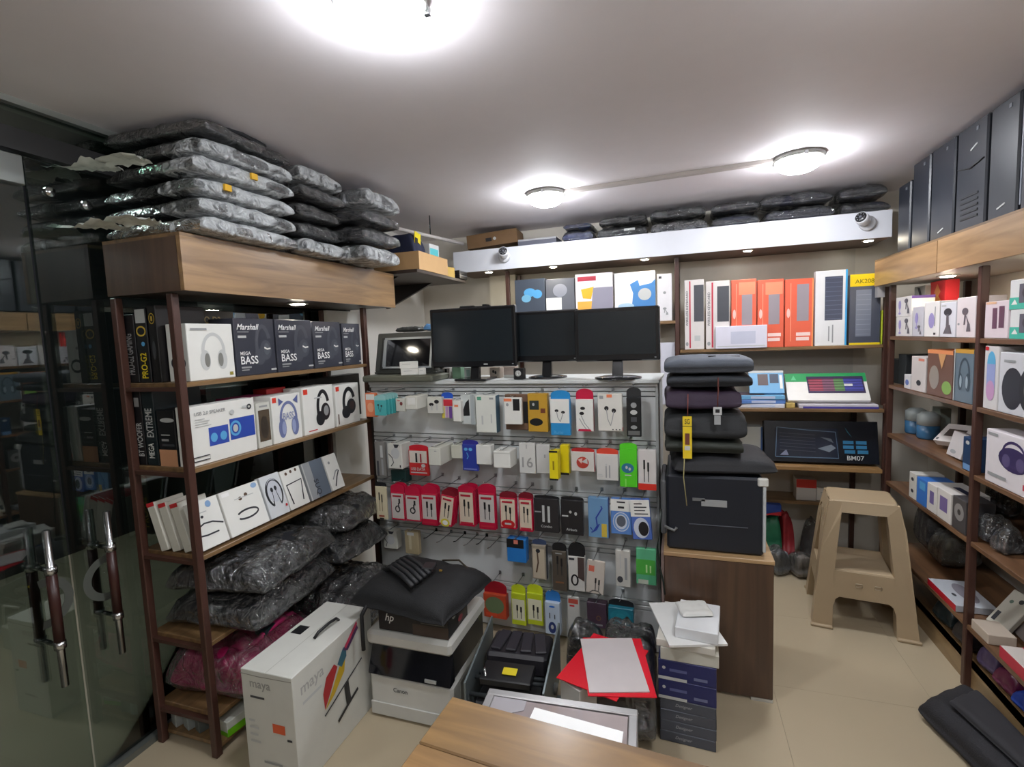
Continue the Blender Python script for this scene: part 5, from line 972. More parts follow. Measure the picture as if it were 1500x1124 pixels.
cd = carton('memory_card_pack', 'white card with blue corner seen through the step stool opening', 'pack', (1.0, 3.64, .4205), R(-3), (.30, .02, .085), M((206, 200, 188), .5), F=[('poly', 'blue_corner', [(.35, .05), (.7, .9), (.95, .9), (.75, .05)], M((50, 130, 190), .4)), ('rect', 'dark_label', .42, .05, .7, .35, M((60, 70, 80), .4)), ('rect', 'fine_print', .08, .6, .3, .66, GREY)])
# folded black bag on the floor at the right
def quad_bag(name, label, quad, h, mat, seed, z=0, parent=None):
    vs, fs = pillow_mesh(1, 1, h, seed=seed, rough=.07, freq=6, e=.3); out = []
    A, B, C, D = [Vector(q) for q in quad]
    for x, y, zz in vs:
        u, v = min(1, max(0, x+.5)), min(1, max(0, y+.5)); p = A*(1-u)*(1-v)+B*u*(1-v)+C*u*v+D*(1-u)*v
        out.append((p.x, p.y, zz+z))
    mz = min(o[2] for o in out)
    return MB().add([(x, y, zz-mz+z+.001) for x, y, zz in out], fs, True).build(name, mat, parent)
DF = M((38, 38, 42), .75, 0, .12, bump=.3, bscale=200)
db = quad_bag('duffel_bag', '', [(.885, 2.25), (1.12, 2.42), (1.158, 1.70), (1.04, 1.66)], .10, DF, 121); tag(db, 'folded dark duffel bag lying on the tiles beside the right rack', 'bag')
quad_bag('folded_flap', '', [(.96, 2.19), (1.09, 2.29), (1.135, 1.80), (1.06, 1.78)], .03, M((46, 46, 50), .75, 0, .1), 122, .108, db)
# ================================================================ BACK RACK GOODS
def bbox(name, label, cat, x0, x1, ytop, z, dep, mat, F=(), T=(), Rr=(), L=(), Y=YS+.012, h=None, group=None, tilt=0, gap=.003, rz=0, roll=0):
    a, b = x_on(x0, Y, z), x_on(x1, Y, z); h = h or z_on(ytop, a, Y)-z
    return carton(name, label, cat, ((a+b)/2, Y+dep/2, z+.001), rz, (b-a-gap, dep, h), mat, F=F, T=T, Rr=Rr, L=L, group=group, tilt=tilt, roll=roll)
ZB0 = 1.62; ZB1 = 1.425; ZB2 = 1.055; ZB3 = .70
KEYW = M((214, 208, 204), .4); KEYG = M((70, 72, 78), .4); PIPE = M((186, 40, 64), .4)
# upper left shelf, half hidden by the monitors
bbox('gamepad_box', 'dark carton with light blue gamepads behind the monitors', 'box', 756, 800, 411, ZB0, .08, M((70, 78, 90), .4), [('ell', 'gamepad_print', .5, .72, .2, .09, SKY), ('ell', 'gamepad_print', .75, .68, .16, .09, SKY), ('ell', 'gamepad_print', .38, .6, .16, .08, M((120, 180, 210), .4))])
bbox('gamepad_box', 'grey glossy carton with white lower half behind the monitors', 'box', 801, 843, 410, ZB0, .08, M((104, 106, 112), .25), [('rect', 'panel', 0, 0, .55, .6, WHITE), ('ell', 'picture', .5, .75, .25, .14, M((140, 142, 150), .3))])
bbox('tablet_box', 'white carton with red label, yellow picture and grey tablet', 'box', 844, 899, 403, ZB0, .06, M((222, 218, 222), .4), [('rect', 'red_label', .06, .86, .56, .95, M((170, 30, 50), .4)), ('poly', 'yellow_print', [(.15, .7), (.5, .74), (.42, .5), (.2, .52)], M((226, 176, 40), .4)), ('rect', 'yellow_print', .05, .0, .45, .46, M((236, 170, 70), .4)), ('poly', 'tablet_print', [(.48, .72), (1, .72), (1, .28), (.42, .3)], M((140, 136, 150), .35))])
bbox('tablet_box', 'white carton printed with a blue folded picture', 'box', 901, 961, 401, ZB0, .06, M((226, 226, 230), .4), [('poly', 'blue_print', [(.38, .76), (.58, .84), (.62, .72), (.9, .76), (1, .84), (1, .3), (.42, .3), (.46, .58)], M((70, 130, 190), .4)), ('ell', 'pale_print', .74, .55, .16, .12, LGREY), ('ell', 'pale_print', .28, .33, .2, .06, M((170, 200, 220), .4))])
bbox('headset_box', 'slim white carton leaning at the post behind the monitors', 'box', 963, 985, 404, ZB0+.0, .05, M((220, 218, 220), .4), [('rect', 'fine_print', .1, .9, .3, .95, CHAR), ('ell', 'dot', .5, .6, .1, .03, GREY), ('pic', 'holder', .3, .12, .8, .3, GREY)], h=.31)
bbox('white_board_box', 'plain pale carton standing below the slim white carton', 'box', 968, 990, 476, ZB2, .05, M((206, 206, 216), .4), h=.42, Y=YS+.03)
# top right shelf: keyboards on end
for k, (a, b, t, lb) in enumerate(((1003, 1032, 411, 'beside the brown post'), (1034, 1069, 413, 'with strong glare beside the orange cartons'))):
    bbox('keyboard_box', 'tall white keyboard carton with red stripe, '+lb, 'box', a, b, t, ZB1, .05, KEYW, [('rect', 'red_stripe', .24, .02, .31, .98, PIPE), ('text', 'WIRELESS KEYBOARD', .18, .34, .11, KEYG, {'rot': 1, 'w': .5}), ('rect', 'key_window', .48, .40, .98, .92, KEYG), ('ell', 'emblem', .12, .08, .07, .03, GREY), ('rect', 'fine_print', .5, .12, .8, .2, LGREY)], group='white keyboard cartons on the back shelf')
for k, (a, b, t) in enumerate(((1071, 1108, 411), (1109, 1148, 411), (1149, 1191, 410))):
    bbox('keyboard_box', 'orange keyboard carton standing on end, '+('first of three, behind the white carton', 'middle of three', 'last of three, beside the white and blue carton')[k], 'box', a, b, t, ZB1, .05, M((226, 100, 72), .4), [('rect', 'key_window', .42, .34 if k < 2 else .38, .84, .78 if k < 2 else .92, M((150, 140, 146), .4)), ('rect', 'pale_panel', .3, .78, .95, .96, M((236, 140, 104), .4)) if k < 2 else ('rect', 'edge', .95, 0, 1, 1, M((240, 150, 90), .4)), ('ell', 'button_print', .12, .5, .06, .07, M((240, 190, 180), .4)), ('line', 'stripe', [(.2, .08), (.2, .94)], .03, M((240, 150, 120), .4)), ('rect', 'white_print', .4, .16, .9, .21, M((244, 214, 206), .4)), ('rect', 'white_print', .4, .09, .86, .14, M((244, 214, 206), .4))], group='orange keyboard cartons on the back shelf')
bbox('keyboard_box', 'low white mini keyboard carton lying before the orange cartons', 'box', 1048, 1124, 479, ZB1, .02, M((214, 212, 224), .4), [('rect', 'panel', .3, .2, .78, .75, M((190, 192, 208), .4)), ('rect', 'frame', .03, .08, .97, .12, LGREY)], Y=YS-.012)
bbox('keyboard_box', 'tall white and sky blue carton with a dark keyboard picture', 'box', 1193, 1240, 398, ZB1, .05, M((226, 226, 226), .4), [('rect', 'key_window', .3, .34, .86, .92, M((72, 78, 96), .35)), ('rect', 'blue_edge', .94, 0, 1, 1, M((60, 160, 214), .4)), ('rect', 'fine_print', .42, .06, .46, .26, GREY), ('rect', 'fine_print', .54, .04, .58, .28, GREY)]+[('line', 'key_lines', [(.32, .36+.06*i), (.84, .36+.06*i)], .012, M((110, 116, 140), .4)) for i in range(10)], Rr=[('rect', 'blue_side', 0, 0, 1, 1, M((60, 160, 214), .4))])
bbox('keyboard_box', 'dark keyboard carton with yellow lettered head', 'box', 1243, 1289, 403, ZB1, .05, M((76, 80, 92), .3), [('rect', 'yellow_head', 0, .83, 1, 1, M((238, 204, 24), .4)), ('text', 'AK208', .16, .87, .06, M((120, 110, 20), .4), {'w': .66}), ('rect', 'key_window', .2, .12, .7, .78, M((120, 126, 140), .3)), ('rect', 'yellow_foot', 0, 0, 1, .03, YELLOW)]+[('line', 'key_lines', [(.22, .15+.07*i), (.68, .15+.07*i)], .012, M((150, 156, 168), .4)) for i in range(9)])
bbox('keyboard_box', 'lime edged carton wedged between the keyboards and the right post', 'box', 1290, 1293, 440, ZB1, .06, M((176, 190, 50), .4), h=.2)
# middle shelf
for k in range(3):
    a, b = x_on(1079, YL+.02, ZB2), x_on(1150, YL+.02, ZB2)
    carton('keyboard_box', ('white lowest', 'blue middle', 'light blue upper')[k]+' flat keyboard carton in the stack beside the clothes', 'box', ((a+b)/2, YL+.12, ZB2+.001+.026*k), R((-1, 2, 0)[k]), (b-a, .2, .025), (M((206, 206, 214), .4), M((90, 130, 196), .4), M((110, 170, 210), .4))[k], F=[('rect', 'print', .3, .2, .8, .8, M((190, 200, 226), .4))], T=[('rect', 'picture', .1, .1, .6, .9, M((84, 70, 80), .4))], group='flat keyboard cartons on the middle back shelf')
bbox('keyboard_box', 'light blue carton leaning back with small keyboard pictures', 'box', 1098, 1150, 549, ZB2+.079, .02, M((110, 165, 206), .4), [('rect', 'picture', .25, .35, .55, .85, M((86, 70, 70), .4)), ('rect', 'picture', .6, .45, .85, .85, M((60, 70, 90), .4)), ('rect', 'white_band', 0, .9, 1, 1, LGREY), ('rect', 'fine_print', .88, .2, .96, .8, WHITE)], Y=YL+.06, h=.15, tilt=R(-25))
o = bbox('gaming_keyboard_box', 'green and white carton with a rainbow lit keyboard window leaning back', 'box', 1154, 1277, 545, ZB2+.0275, .03, M((222, 220, 216), .4), [('rect', 'green_band', 0, .68, 1, 1, M((40, 150, 84), .4)), ('rect', 'window', .27, .26, .96, .88, M((60, 50, 80), .3)), ('rect', 'rainbow', .29, .34, .46, .8, M((150, 60, 80), .4)), ('rect', 'rainbow', .46, .34, .6, .8, M((120, 76, 100), .4)), ('rect', 'rainbow', .6, .34, .72, .8, M((90, 130, 80), .4)), ('rect', 'rainbow', .72, .34, .94, .8, M((66, 70, 150), .4)), ('poly', 'logo', [(.07, .74), (.11, .92), (.14, .74)], M((90, 190, 130), .4)), ('rect', 'white_label', .72, .52, .82, .6, WHITE)]+[('line', 'key_lines', [(.28, .38+.1*i), (.95, .38+.1*i)], .006, M((30, 26, 46), .4)) for i in range(5)], Y=YL+.04, h=.195, tilt=R(-38))
a, b = x_on(1170, YL+.01, ZB2), x_on(1292, YL+.01, ZB2)
carton('keyboard_box', 'flat violet edged carton under the green keyboard carton', 'box', ((a+b)/2-.005, YL+.12, ZB2+.001), R(-1), (b-a-.02, .22, .024), M((196, 192, 200), .4), F=[('rect', 'violet_edge', .05, 0, 1, .5, M((74, 66, 150), .4))])
a, b = x_on(1150, YL+.01, ZB2), x_on(1166, YL+.01, ZB2)
carton('cable_box', 'tiny crushed yellow carton beside the flat keyboard stack', 'box', ((a+b)/2, YL+.05, ZB2+.001), .2, (b-a-.01, .05, .03), M((190, 164, 96), .5))
# lower shelf
bbox('router_box', 'pale carton with blue corner beside the black keyboard combo', 'box', 1074, 1117, 627, ZB3, .10, M((176, 178, 172), .45), [('rect', 'blue_corner', .62, .02, 1, .25, M((60, 110, 170), .4)), ('rect', 'edge', .94, 0, 1, 1, M((50, 76, 120), .4))], Y=YL+.10, h=.22)
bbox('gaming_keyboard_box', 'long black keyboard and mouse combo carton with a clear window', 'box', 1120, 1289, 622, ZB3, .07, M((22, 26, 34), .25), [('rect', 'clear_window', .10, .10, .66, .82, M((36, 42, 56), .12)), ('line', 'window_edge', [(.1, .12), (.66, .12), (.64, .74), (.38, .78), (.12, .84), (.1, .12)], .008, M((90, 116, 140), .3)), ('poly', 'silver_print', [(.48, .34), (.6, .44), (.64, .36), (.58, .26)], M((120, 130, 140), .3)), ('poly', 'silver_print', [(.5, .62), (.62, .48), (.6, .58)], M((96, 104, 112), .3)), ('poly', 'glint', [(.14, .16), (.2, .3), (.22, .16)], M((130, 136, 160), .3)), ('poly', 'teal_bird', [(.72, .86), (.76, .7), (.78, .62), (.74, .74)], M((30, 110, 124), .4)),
     ('rect', 'blue_tab', .70, .46, .79, .54, M((46, 116, 156), .4)), ('rect', 'blue_tab', .81, .46, .90, .54, M((46, 116, 156), .4)), ('rect', 'blue_tab', .70, .35, .79, .43, M((46, 116, 156), .4)), ('rect', 'blue_tab', .81, .35, .90, .43, M((46, 116, 156), .4)), ('rect', 'blue_tab', .71, .24, .80, .32, M((46, 116, 156), .4)), ('rect', 'blue_tab', .82, .24, .91, .32, M((46, 116, 156), .4)), ('text', 'BM07', .73, .08, .11, LGREY, {'w': .18})]+[('line', 'key_lines', [(.14, .3+.08*i), (.46, .26+.08*i)], .006, M((54, 60, 76), .3)) for i in range(6)], Y=YL+.05, h=.255, tilt=R(-12))
# dim clutter below the lower shelf
CG = 'bits and pieces on the floor under the back rack'
for k, (px, w, d, h, c, lb) in enumerate(((1128, .12, .14, .30, (24, 92, 62), 'dark green carton on the floor under the back rack'), (1150, .07, .12, .34, (130, 30, 36), 'red carton on the floor under the back rack'), (1172, .10, .12, .12, (150, 140, 130), 'pale bundle on the floor under the back rack'), (1140, .10, .10, .14, (120, 124, 128), 'grey plastic bundle on the floor under the back rack'), (1190, .10, .10, .24, (70, 60, 56), 'brown bundle on the floor behind the stool'))):
    y = YL+(.02 if k in (2, 3) else .19); x = x_on(px, y, .1)
    soft('floor_bundle', lb, 'bundle', (x, y, 0), (0, 0, .2*k), (w, d, h), M(c, .5, 0, .3, nscale=30), 130+k, CG, .03 if k > 1 else None, FILM, rough=.2, freq=16)
carton('accessory_box', 'blue topped green carton under the back rack', 'box', (x_on(1128, 3.6, .36), 3.62, .328), 0, (.12, .12, .07), M((36, 70, 150), .45), F=[('poly', 'red_wedge', [(0, 0), (1, .4), (1, .0)], M((190, 40, 50), .4))])
bbox('accessory_box', 'red and white carton stack seen beside the stool top', 'box', 1166, 1196, 730, .42, .1, M((190, 184, 176), .45), [('rect', 'red_lid', 0, .6, 1, 1, M((196, 50, 40), .4))], Y=YL+.22, h=.14)
MB().box(.46, 1.09, YL+.2, 3.8, .40, .42).build('shelf', SHELFW_X, BRK)

# ================================================================ RIGHT RACK GOODS
def rbox(name, label, cat, xf, xn, ytop, z, dep, mat, F=(), R2=(), T=(), X=RX+.008, h=None, group=None, tilt=0, gap=.003, rz=0):
    """front faces the aisle (-x); xf = far (left) pixel edge, xn = near (right) pixel edge on the shelf"""
    yf, yn = y_on(xf, X, z), y_on(xn, X, z); h = h or z_on(ytop, X, yn)-z
    return carton(name, label, cat, (X+dep/2, (yf+yn)/2, z+.001), -PI/2+rz, (yf-yn-gap, dep, h), mat, F=F, Rr=R2, T=T, group=group, tilt=tilt)
LAV = M((150, 140, 190), .4); HOLD = M((92, 88, 94), .4)
q1, q2, q3, q4, q5 = RSH
PHG = 'phone holder cartons on the right rack'
for k in range(2):
    rbox('phone_holder_box', 'white carton with small fan and holder pictures, %s of the stacked pair' % ('lower', 'upper')[k], 'box', 1312, 1335, 0, q1+.105*k, .10, M((214, 210, 206), .4), [('pic', 'fan', .1, .1, .5, .9, LAV), ('pic', 'holder', .5, .1, .95, .95, HOLD)], R2=[('rect', 'purple_lid', 0, .86, 1, 1, PURPLE)] if k else (), h=.1045, group=PHG)
rbox('phone_holder_box', 'greyish white carton with a pale violet fan', 'box', 1336, 1352, 449, q1, .09, M((190, 188, 194), .4), [('pic', 'fan', .1, .25, .8, .85, LAV), ('pic', 'holder', .4, .06, .95, .4, HOLD)], group=PHG)
rbox('phone_holder_box', 'white carton with a violet oval fan print', 'box', 1353, 1375, 441, q1, .09, M((226, 222, 218), .4), [('ell', 'fan_print', .5, .46, .2, .22, LAV), ('line', 'stem_print', [(.72, .3), (.74, .85)], .05, GREY), ('rect', 'fine_print', .66, .06, .8, .12, DARK)], group=PHG)
rbox('phone_holder_box', 'white carton with a dark twin-arm holder', 'box', 1376, 1399, 442, q1, .09, M((216, 216, 222), .4), [('ell', 'holder_print', .5, .72, .26, .11, DARK), ('poly', 'holder_print', [(.4, .3), (.6, .3), (.56, .66), (.42, .66)], HOLD), ('poly', 'holder_print', [(.24, .1), (.8, .1), (.66, .36), (.4, .3)], HOLD), ('rect', 'fine_print', .1, .88, .4, .93, LGREY)], group=PHG)
rbox('phone_holder_box', 'pinkish white carton with a jointed dark holder beside the post', 'box', 1400, 1428, 434, q1, .10, M((222, 212, 212), .4), [('pic', 'holder', .2, .12, .85, .78, HOLD), ('ell', 'part_print', .14, .34, .06, .03, GREY)], group=PHG)
rbox('phone_holder_box', 'carton with a tall black desk holder standing on the stacked pair', 'box', 1337, 1353, 415, q1+.001, .08, M((176, 178, 170), .4), [('poly', 'arm_print', [(.3, .98), (.55, .96), (.85, .7), (.7, .66)], DARK), ('ell', 'base_print', .6, .64, .35, .04, DARK)], X=RX+.115, h=.265)
rbox('gift_box', 'red carton with gold ornament behind the holder cartons', 'box', 1360, 1382, 413, q1, .06, M((206, 44, 50), .4), [('poly', 'gold_print', [(.3, .8), (.5, .95), (.72, .8), (.5, .68)], M((226, 150, 90), .4)), ('poly', 'gold_print', [(.2, .62), (.5, .76), (.8, .62), (.5, .5)], M((236, 180, 100), .4))], X=RX+.14, h=.28)
rbox('power_bank_box', 'pink-white carton with two plum bars', 'box', 1441, 1476, 440, q1, .10, M((220, 206, 210), .4), [('rect', 'bar_print', .34, .26, .54, .82, M((96, 62, 84), .4)), ('rect', 'bar_print', .62, .28, .84, .86, M((96, 62, 84), .4)), ('rect', 'top_print', .05, .93, .5, .99, M((226, 180, 140), .4))])
for k in range(2):
    rbox('camera_box', 'white and mint carton with a round grey camera, %s of two' % ('lower', 'upper')[k], 'box', 1478, 1522, 0, q1+.105*k, .11, M((216, 218, 216), .4), [('rect', 'mint_band', 0, 0, 1, .4, M((60, 182, 160), .4)), ('rect', 'camera_print', .34, .2, .96, .84, M((90, 92, 104), .4)), ('ell', 'lens_print', .64, .54, .2, .2, M((60, 60, 70), .4)), ('poly', 'leaf_print', [(.08, .16), (.2, .34), (.3, .16)], WHITE)], h=.1045)
# second shelf
for k, (px, hh) in enumerate(((1309, .14), (1320, .17))):
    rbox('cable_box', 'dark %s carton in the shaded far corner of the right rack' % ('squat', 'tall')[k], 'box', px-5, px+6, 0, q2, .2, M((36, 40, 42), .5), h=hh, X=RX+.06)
rbox('smartwatch_box', 'small white cube carton with a blue watch picture', 'box', 1324, 1333, 0, q2, .06, M((206, 204, 204), .4), [('ell', 'watch_print', .5, .45, .3, .2, M((90, 110, 170), .4))], h=.075)
rbox('smartwatch_box', 'white carton with red top print behind the small cube', 'box', 1334, 1355, 0, q2, .08, M((206, 198, 194), .4), [('rect', 'red_print', .5, .88, .9, .95, M((214, 130, 110), .4)), ('ell', 'watch_print', .55, .25, .16, .08, DARK)], h=.175)
rbox('toy_box', 'russet carton with orange lid and a green ball picture', 'box', 1357, 1394, 0, q2, .12, M((110, 78, 66), .45), [('rect', 'orange_top', 0, .92, 1, 1, M((220, 140, 90), .4)), ('ell', 'green_ball', .8, .22, .18, .14, M((130, 170, 80), .4)), ('ell', 'doll_print', .3, .4, .2, .26, M((150, 140, 130), .4)), ('poly', 'tan_flash', [(.45, .92), (.6, .6), (.75, .92)], M((200, 150, 100), .4))], T=[('rect', 'orange_lid', 0, 0, 1, 1, M((220, 130, 80), .4))], h=.215)
rbox('headset_box', 'grey-blue carton with mustard top and headphone art', 'box', 1396, 1424, 0, q2, .12, M((100, 116, 128), .4), [('rect', 'mustard_top', 0, .93, 1, 1, M((200, 150, 60), .4)), ('pic', 'hp', .2, .2, .9, .85, M((60, 74, 86), .4), M((150, 166, 176), .4)), ('rect', 'white_edge', .0, 0, .05, 1, LGREY)], T=[('rect', 'lid', 0, 0, 1, 1, M((200, 150, 60), .4))], h=.225)
rbox('speaker_box', 'white carton with an upright pastel speaker beside the post', 'box', 1439, 1460, 0, q2, .09, M((212, 208, 206), .4), [('ell', 'speaker_print', .5, .72, .3, .2, M((90, 170, 210), .4)), ('rect', 'speaker_print', .2, .34, .8, .72, M((150, 160, 206), .4)), ('ell', 'speaker_print', .5, .3, .3, .16, M((196, 150, 190), .4)), ('rect', 'red_logo', .06, .93, .3, .99, RED)], h=.245)
rbox('speaker_box', 'large white carton with a pair of round black speakers', 'box', 1461, 1524, 0, q2, .14, M((206, 206, 210), .4), [('ell', 'speaker_print', .34, .42, .26, .34, M((44, 42, 50), .35)), ('ell', 'speaker_print', .74, .44, .24, .36, M((36, 34, 40), .35)), ('ring', 'cone_print', .74, .44, .12, .2, .03, M((150, 146, 140), .4)), ('ell', 'badge', .72, .88, .07, .07, GREY), ('rect', 'fine_print', .12, .84, .4, .88, GREY)], h=.225)
# third shelf
for k, px in enumerate((1341, 1359)):
    o = empty('water_bottle', (RX+.14, y_on(px, RX+.14, q3), q3), 0, 'squat blue and white canister in the dim third shelf, '+('further back', 'next to the tilted phone cartons')[k], 'bottle', 'blue canisters on the right rack'); o['_local'] = 1
    child(o, MB().lathe([(.045, .001), (.05, .01), (.05, .075)], n=20), 'body', M((56, 100, 136), .25)); child(o, MB().lathe([(.05, .0755), (.05, .13), (.03, .145)], n=20), 'cover', M((176, 186, 186), .3))
carton('phone_box', 'white phone carton lying tilted on the third shelf', 'box', (RX+.11, y_on(1372, RX+.06, q3), q3+.015), -PI/2+R(20), (.15, .035, .12), M((206, 200, 196), .4), F=[('rect', 'phone_print', .2, .3, .8, .7, M((70, 62, 58), .4)), ('ell', 'emblem', .1, .12, .05, .05, CHAR)], roll=R(-6), tilt=R(-50))
rbox('phone_box', 'white phone carton propped upright behind the tilted one', 'box', 1385, 1406, 0, q3, .04, M((198, 192, 190), .4), [('ell', 'picture', .4, .2, .2, .08, GREY)], h=.115, tilt=R(-14), X=RX+.05)
rbox('accessory_box', 'small pale green carton at the back of the third shelf', 'box', 1364, 1376, 0, q3, .05, M((150, 160, 150), .4), [('rect', 'fine_print', .2, .5, .8, .6, GREY)], h=.16, X=RX+.2)
rbox('water_bottle_box', 'dark blue carton beside the post on the third shelf', 'box', 1409, 1423, 0, q3, .08, M((36, 62, 96), .35), [('ell', 'white_print', .5, .85, .2, .06, LGREY), ('rect', 'pale_foot', .1, .02, .9, .2, M((110, 150, 196), .4))], h=.14)
rbox('speaker_box', 'wide white carton with a purple boombox picture', 'box', 1442, 1530, 0, q3, .15, M((222, 216, 218), .4), [('ell', 'speaker_print', .5, .56, .26, .22, M((56, 46, 88), .35)), ('ring', 'handle_print', .5, .66, .2, .24, .03, M((64, 52, 96), .35)), ('ell', 'cone_print', .38, .52, .07, .12, M((90, 80, 120), .35)), ('ell', 'cone_print', .62, .52, .07, .12, M((90, 80, 120), .35)), ('rect', 'fine_print', .04, .9, .22, .95, GREY), ('rect', 'fine_print', .06, .14, .4, .2, GREY), ('rect', 'red_label', .68, .12, .92, .22, M((190, 60, 76), .4))], h=.205)
# fourth shelf
WG = 'white accessory cartons in a row on the fourth shelf of the right rack'
rbox('webcam_box', 'white carton with two small black pictures at the far end of the fourth shelf', 'box', 1331, 1341, 0, q4, .12, M((206, 204, 196), .4), [('ell', 'picture', .5, .75, .2, .07, DARK), ('ell', 'picture', .5, .3, .2, .07, DARK)], h=.135, group=WG)
rbox('webcam_box', 'bright blue carton in the white row', 'box', 1342, 1356, 0, q4, .12, M((56, 116, 196), .4), [('rect', 'pale_band', .3, .6, .9, .9, SKY)], h=.13, group=WG)
rbox('webcam_box', 'white carton with a violet picture next to the blue one', 'box', 1357, 1371, 0, q4, .14, M((216, 212, 206), .4), [('rect', 'picture', .3, .3, .75, .75, M((110, 96, 150), .4))], h=.135, group=WG)
rbox('webcam_box', 'white carton with a violet picture next to the dark one', 'box', 1372, 1392, 0, q4, .14, M((216, 212, 206), .4), [('rect', 'picture', .2, .3, .75, .78, M((116, 100, 150), .4))], T=[('rect', 'dark_top', .0, .4, 1, .6, NAVY)], h=.14, group=WG)
rbox('webcam_box', 'dark photo-printed carton ending the white row', 'box', 1394, 1414, 0, q4, .10, M((70, 68, 70), .4), [('ell', 'picture', .5, .58, .36, .26, M((140, 138, 136), .4)), ('ell', 'picture', .5, .58, .12, .09, M((60, 58, 60), .4))], h=.145, group=WG)
JG = 'glittery clear-wrapped bundles on the right rack'
for k, (px, dx, w, h, c) in enumerate(((1455, .08, .09, .09, (52, 54, 66)), (1474, .07, .07, .085, (46, 50, 60)), (1530, .13, .075, .10, (58, 62, 72)), (1470, .29, .12, .15, (50, 50, 62)))):
    soft('wrapped_bundle', 'dark glittery bundle in film on the fourth shelf, '+('beside the post', 'in the middle', 'next to the mint carton', 'at the back under the boombox carton')[k], 'bundle', (RX+dx, y_on(px, RX+dx, q4), q4), (0, 0, .3*k), (w, w*.9, h), M(c, .35, 0, .5, nscale=50), 140+k, JG, .05, plastic_film('sparkle_film', .3, 40, 1.0, .5, lo=.5, hi=.7), rough=.3, freq=26)
rbox('earbud_box', 'pale mint carton at the near side of the fourth shelf', 'box', 1500, 1530, 0, q4, .06, M((150, 196, 200), .4), h=.09)
for k, (px, c) in enumerate(((1372, (44, 42, 46)), (1396, (96, 92, 74)))):
    soft('wrapped_bundle', ('black pouch', 'olive clear pouch')[k]+' at the back of the fifth shelf', 'bundle', (RX+.22, y_on(px, RX+.22, q5), q5), (0, 0, 0), (.16, .16, .20-.06*k), M(c, .5), 150+k, JG, .04, FILM, rough=.2)
# fifth shelf
carton('blister_pack', 'flat white blister with a red front edge on the fifth shelf', 'pack', (RX+.08, y_on(1384, RX+.02, q5), q5+.001), -PI/2, (.26, .15, .03), M((186, 190, 196), .35), F=[('rect', 'red_edge', 0, 0, 1, 1, M((186, 26, 44), .3))], T=[('ell', 'oval_print', .5, .6, .36, .22, M((130, 126, 134), .4)), ('ell', 'dot_print', .6, .25, .06, .05, CHAR)])
carton('phone_case_pack', 'white phone case carton with two camera holes leaning on the fifth shelf', 'pack', (RX+.10, y_on(1452, RX+.08, q5), q5+.002), -PI/2+R(12), (.10, .02, .17), M((190, 186, 172), .4), F=[('rect', 'slot', .12, .1, .3, .36, DARK), ('ell', 'camera_hole', .62, .8, .1, .06, DARK), ('ell', 'camera_hole', .3, .7, .08, .05, M((90, 110, 96), .4))], tilt=R(-38))
carton('phone_case_pack', 'grey clear case leaning behind the white phone case', 'pack', (RX+.14, y_on(1482, RX+.10, q5), q5+.002), -PI/2+R(-4), (.13, .02, .17), M((126, 116, 112), .4), tilt=R(-35))
carton('gift_box', 'flat white and crimson carton on the near fifth shelf', 'box', (RX+.07, 2.10, q5+.001), -PI/2, (.34, .13, .045), M((206, 198, 190), .4), F=[('rect', 'crimson_side', 0, 0, 1, 1, M((196, 40, 66), .4))], T=[('rect', 'crimson_corner', .0, .5, .1, 1, M((196, 40, 66), .4))])
carton('phone_box', 'low cream carton in front of the post on the near fifth shelf', 'box', (RX+.05, 2.405, q5+.001), -PI/2, (.12, .09, .04), M((190, 176, 160), .45))
# bottom shelf
BGp = 'colourful packets on the lowest shelf of the right rack'
for k, (y, w, h, c, lb) in enumerate(((2.44, .10, .10, (84, 70, 100), 'dusky violet packet'), (2.32, .11, .09, (96, 30, 62), 'wine red packet'), (2.20, .11, .075, (26, 60, 150), 'royal blue packet'), (2.07, .12, .06, (60, 130, 80), 'green packet'), (1.94, .11, .05, (150, 154, 150), 'pale grey packet'), (2.62, .12, .11, (44, 42, 44), 'black packet'), (2.80, .14, .10, (36, 44, 44), 'dark slate packet'))):
    soft('foil_packet', lb+' on the lowest right shelf', 'packet', (RX+.11, y, .11), (0, 0, R(8)), (.14, w, h), M(c, .3, 0, .25, nscale=25), 160+k, BGp, None, rough=.25, freq=18)

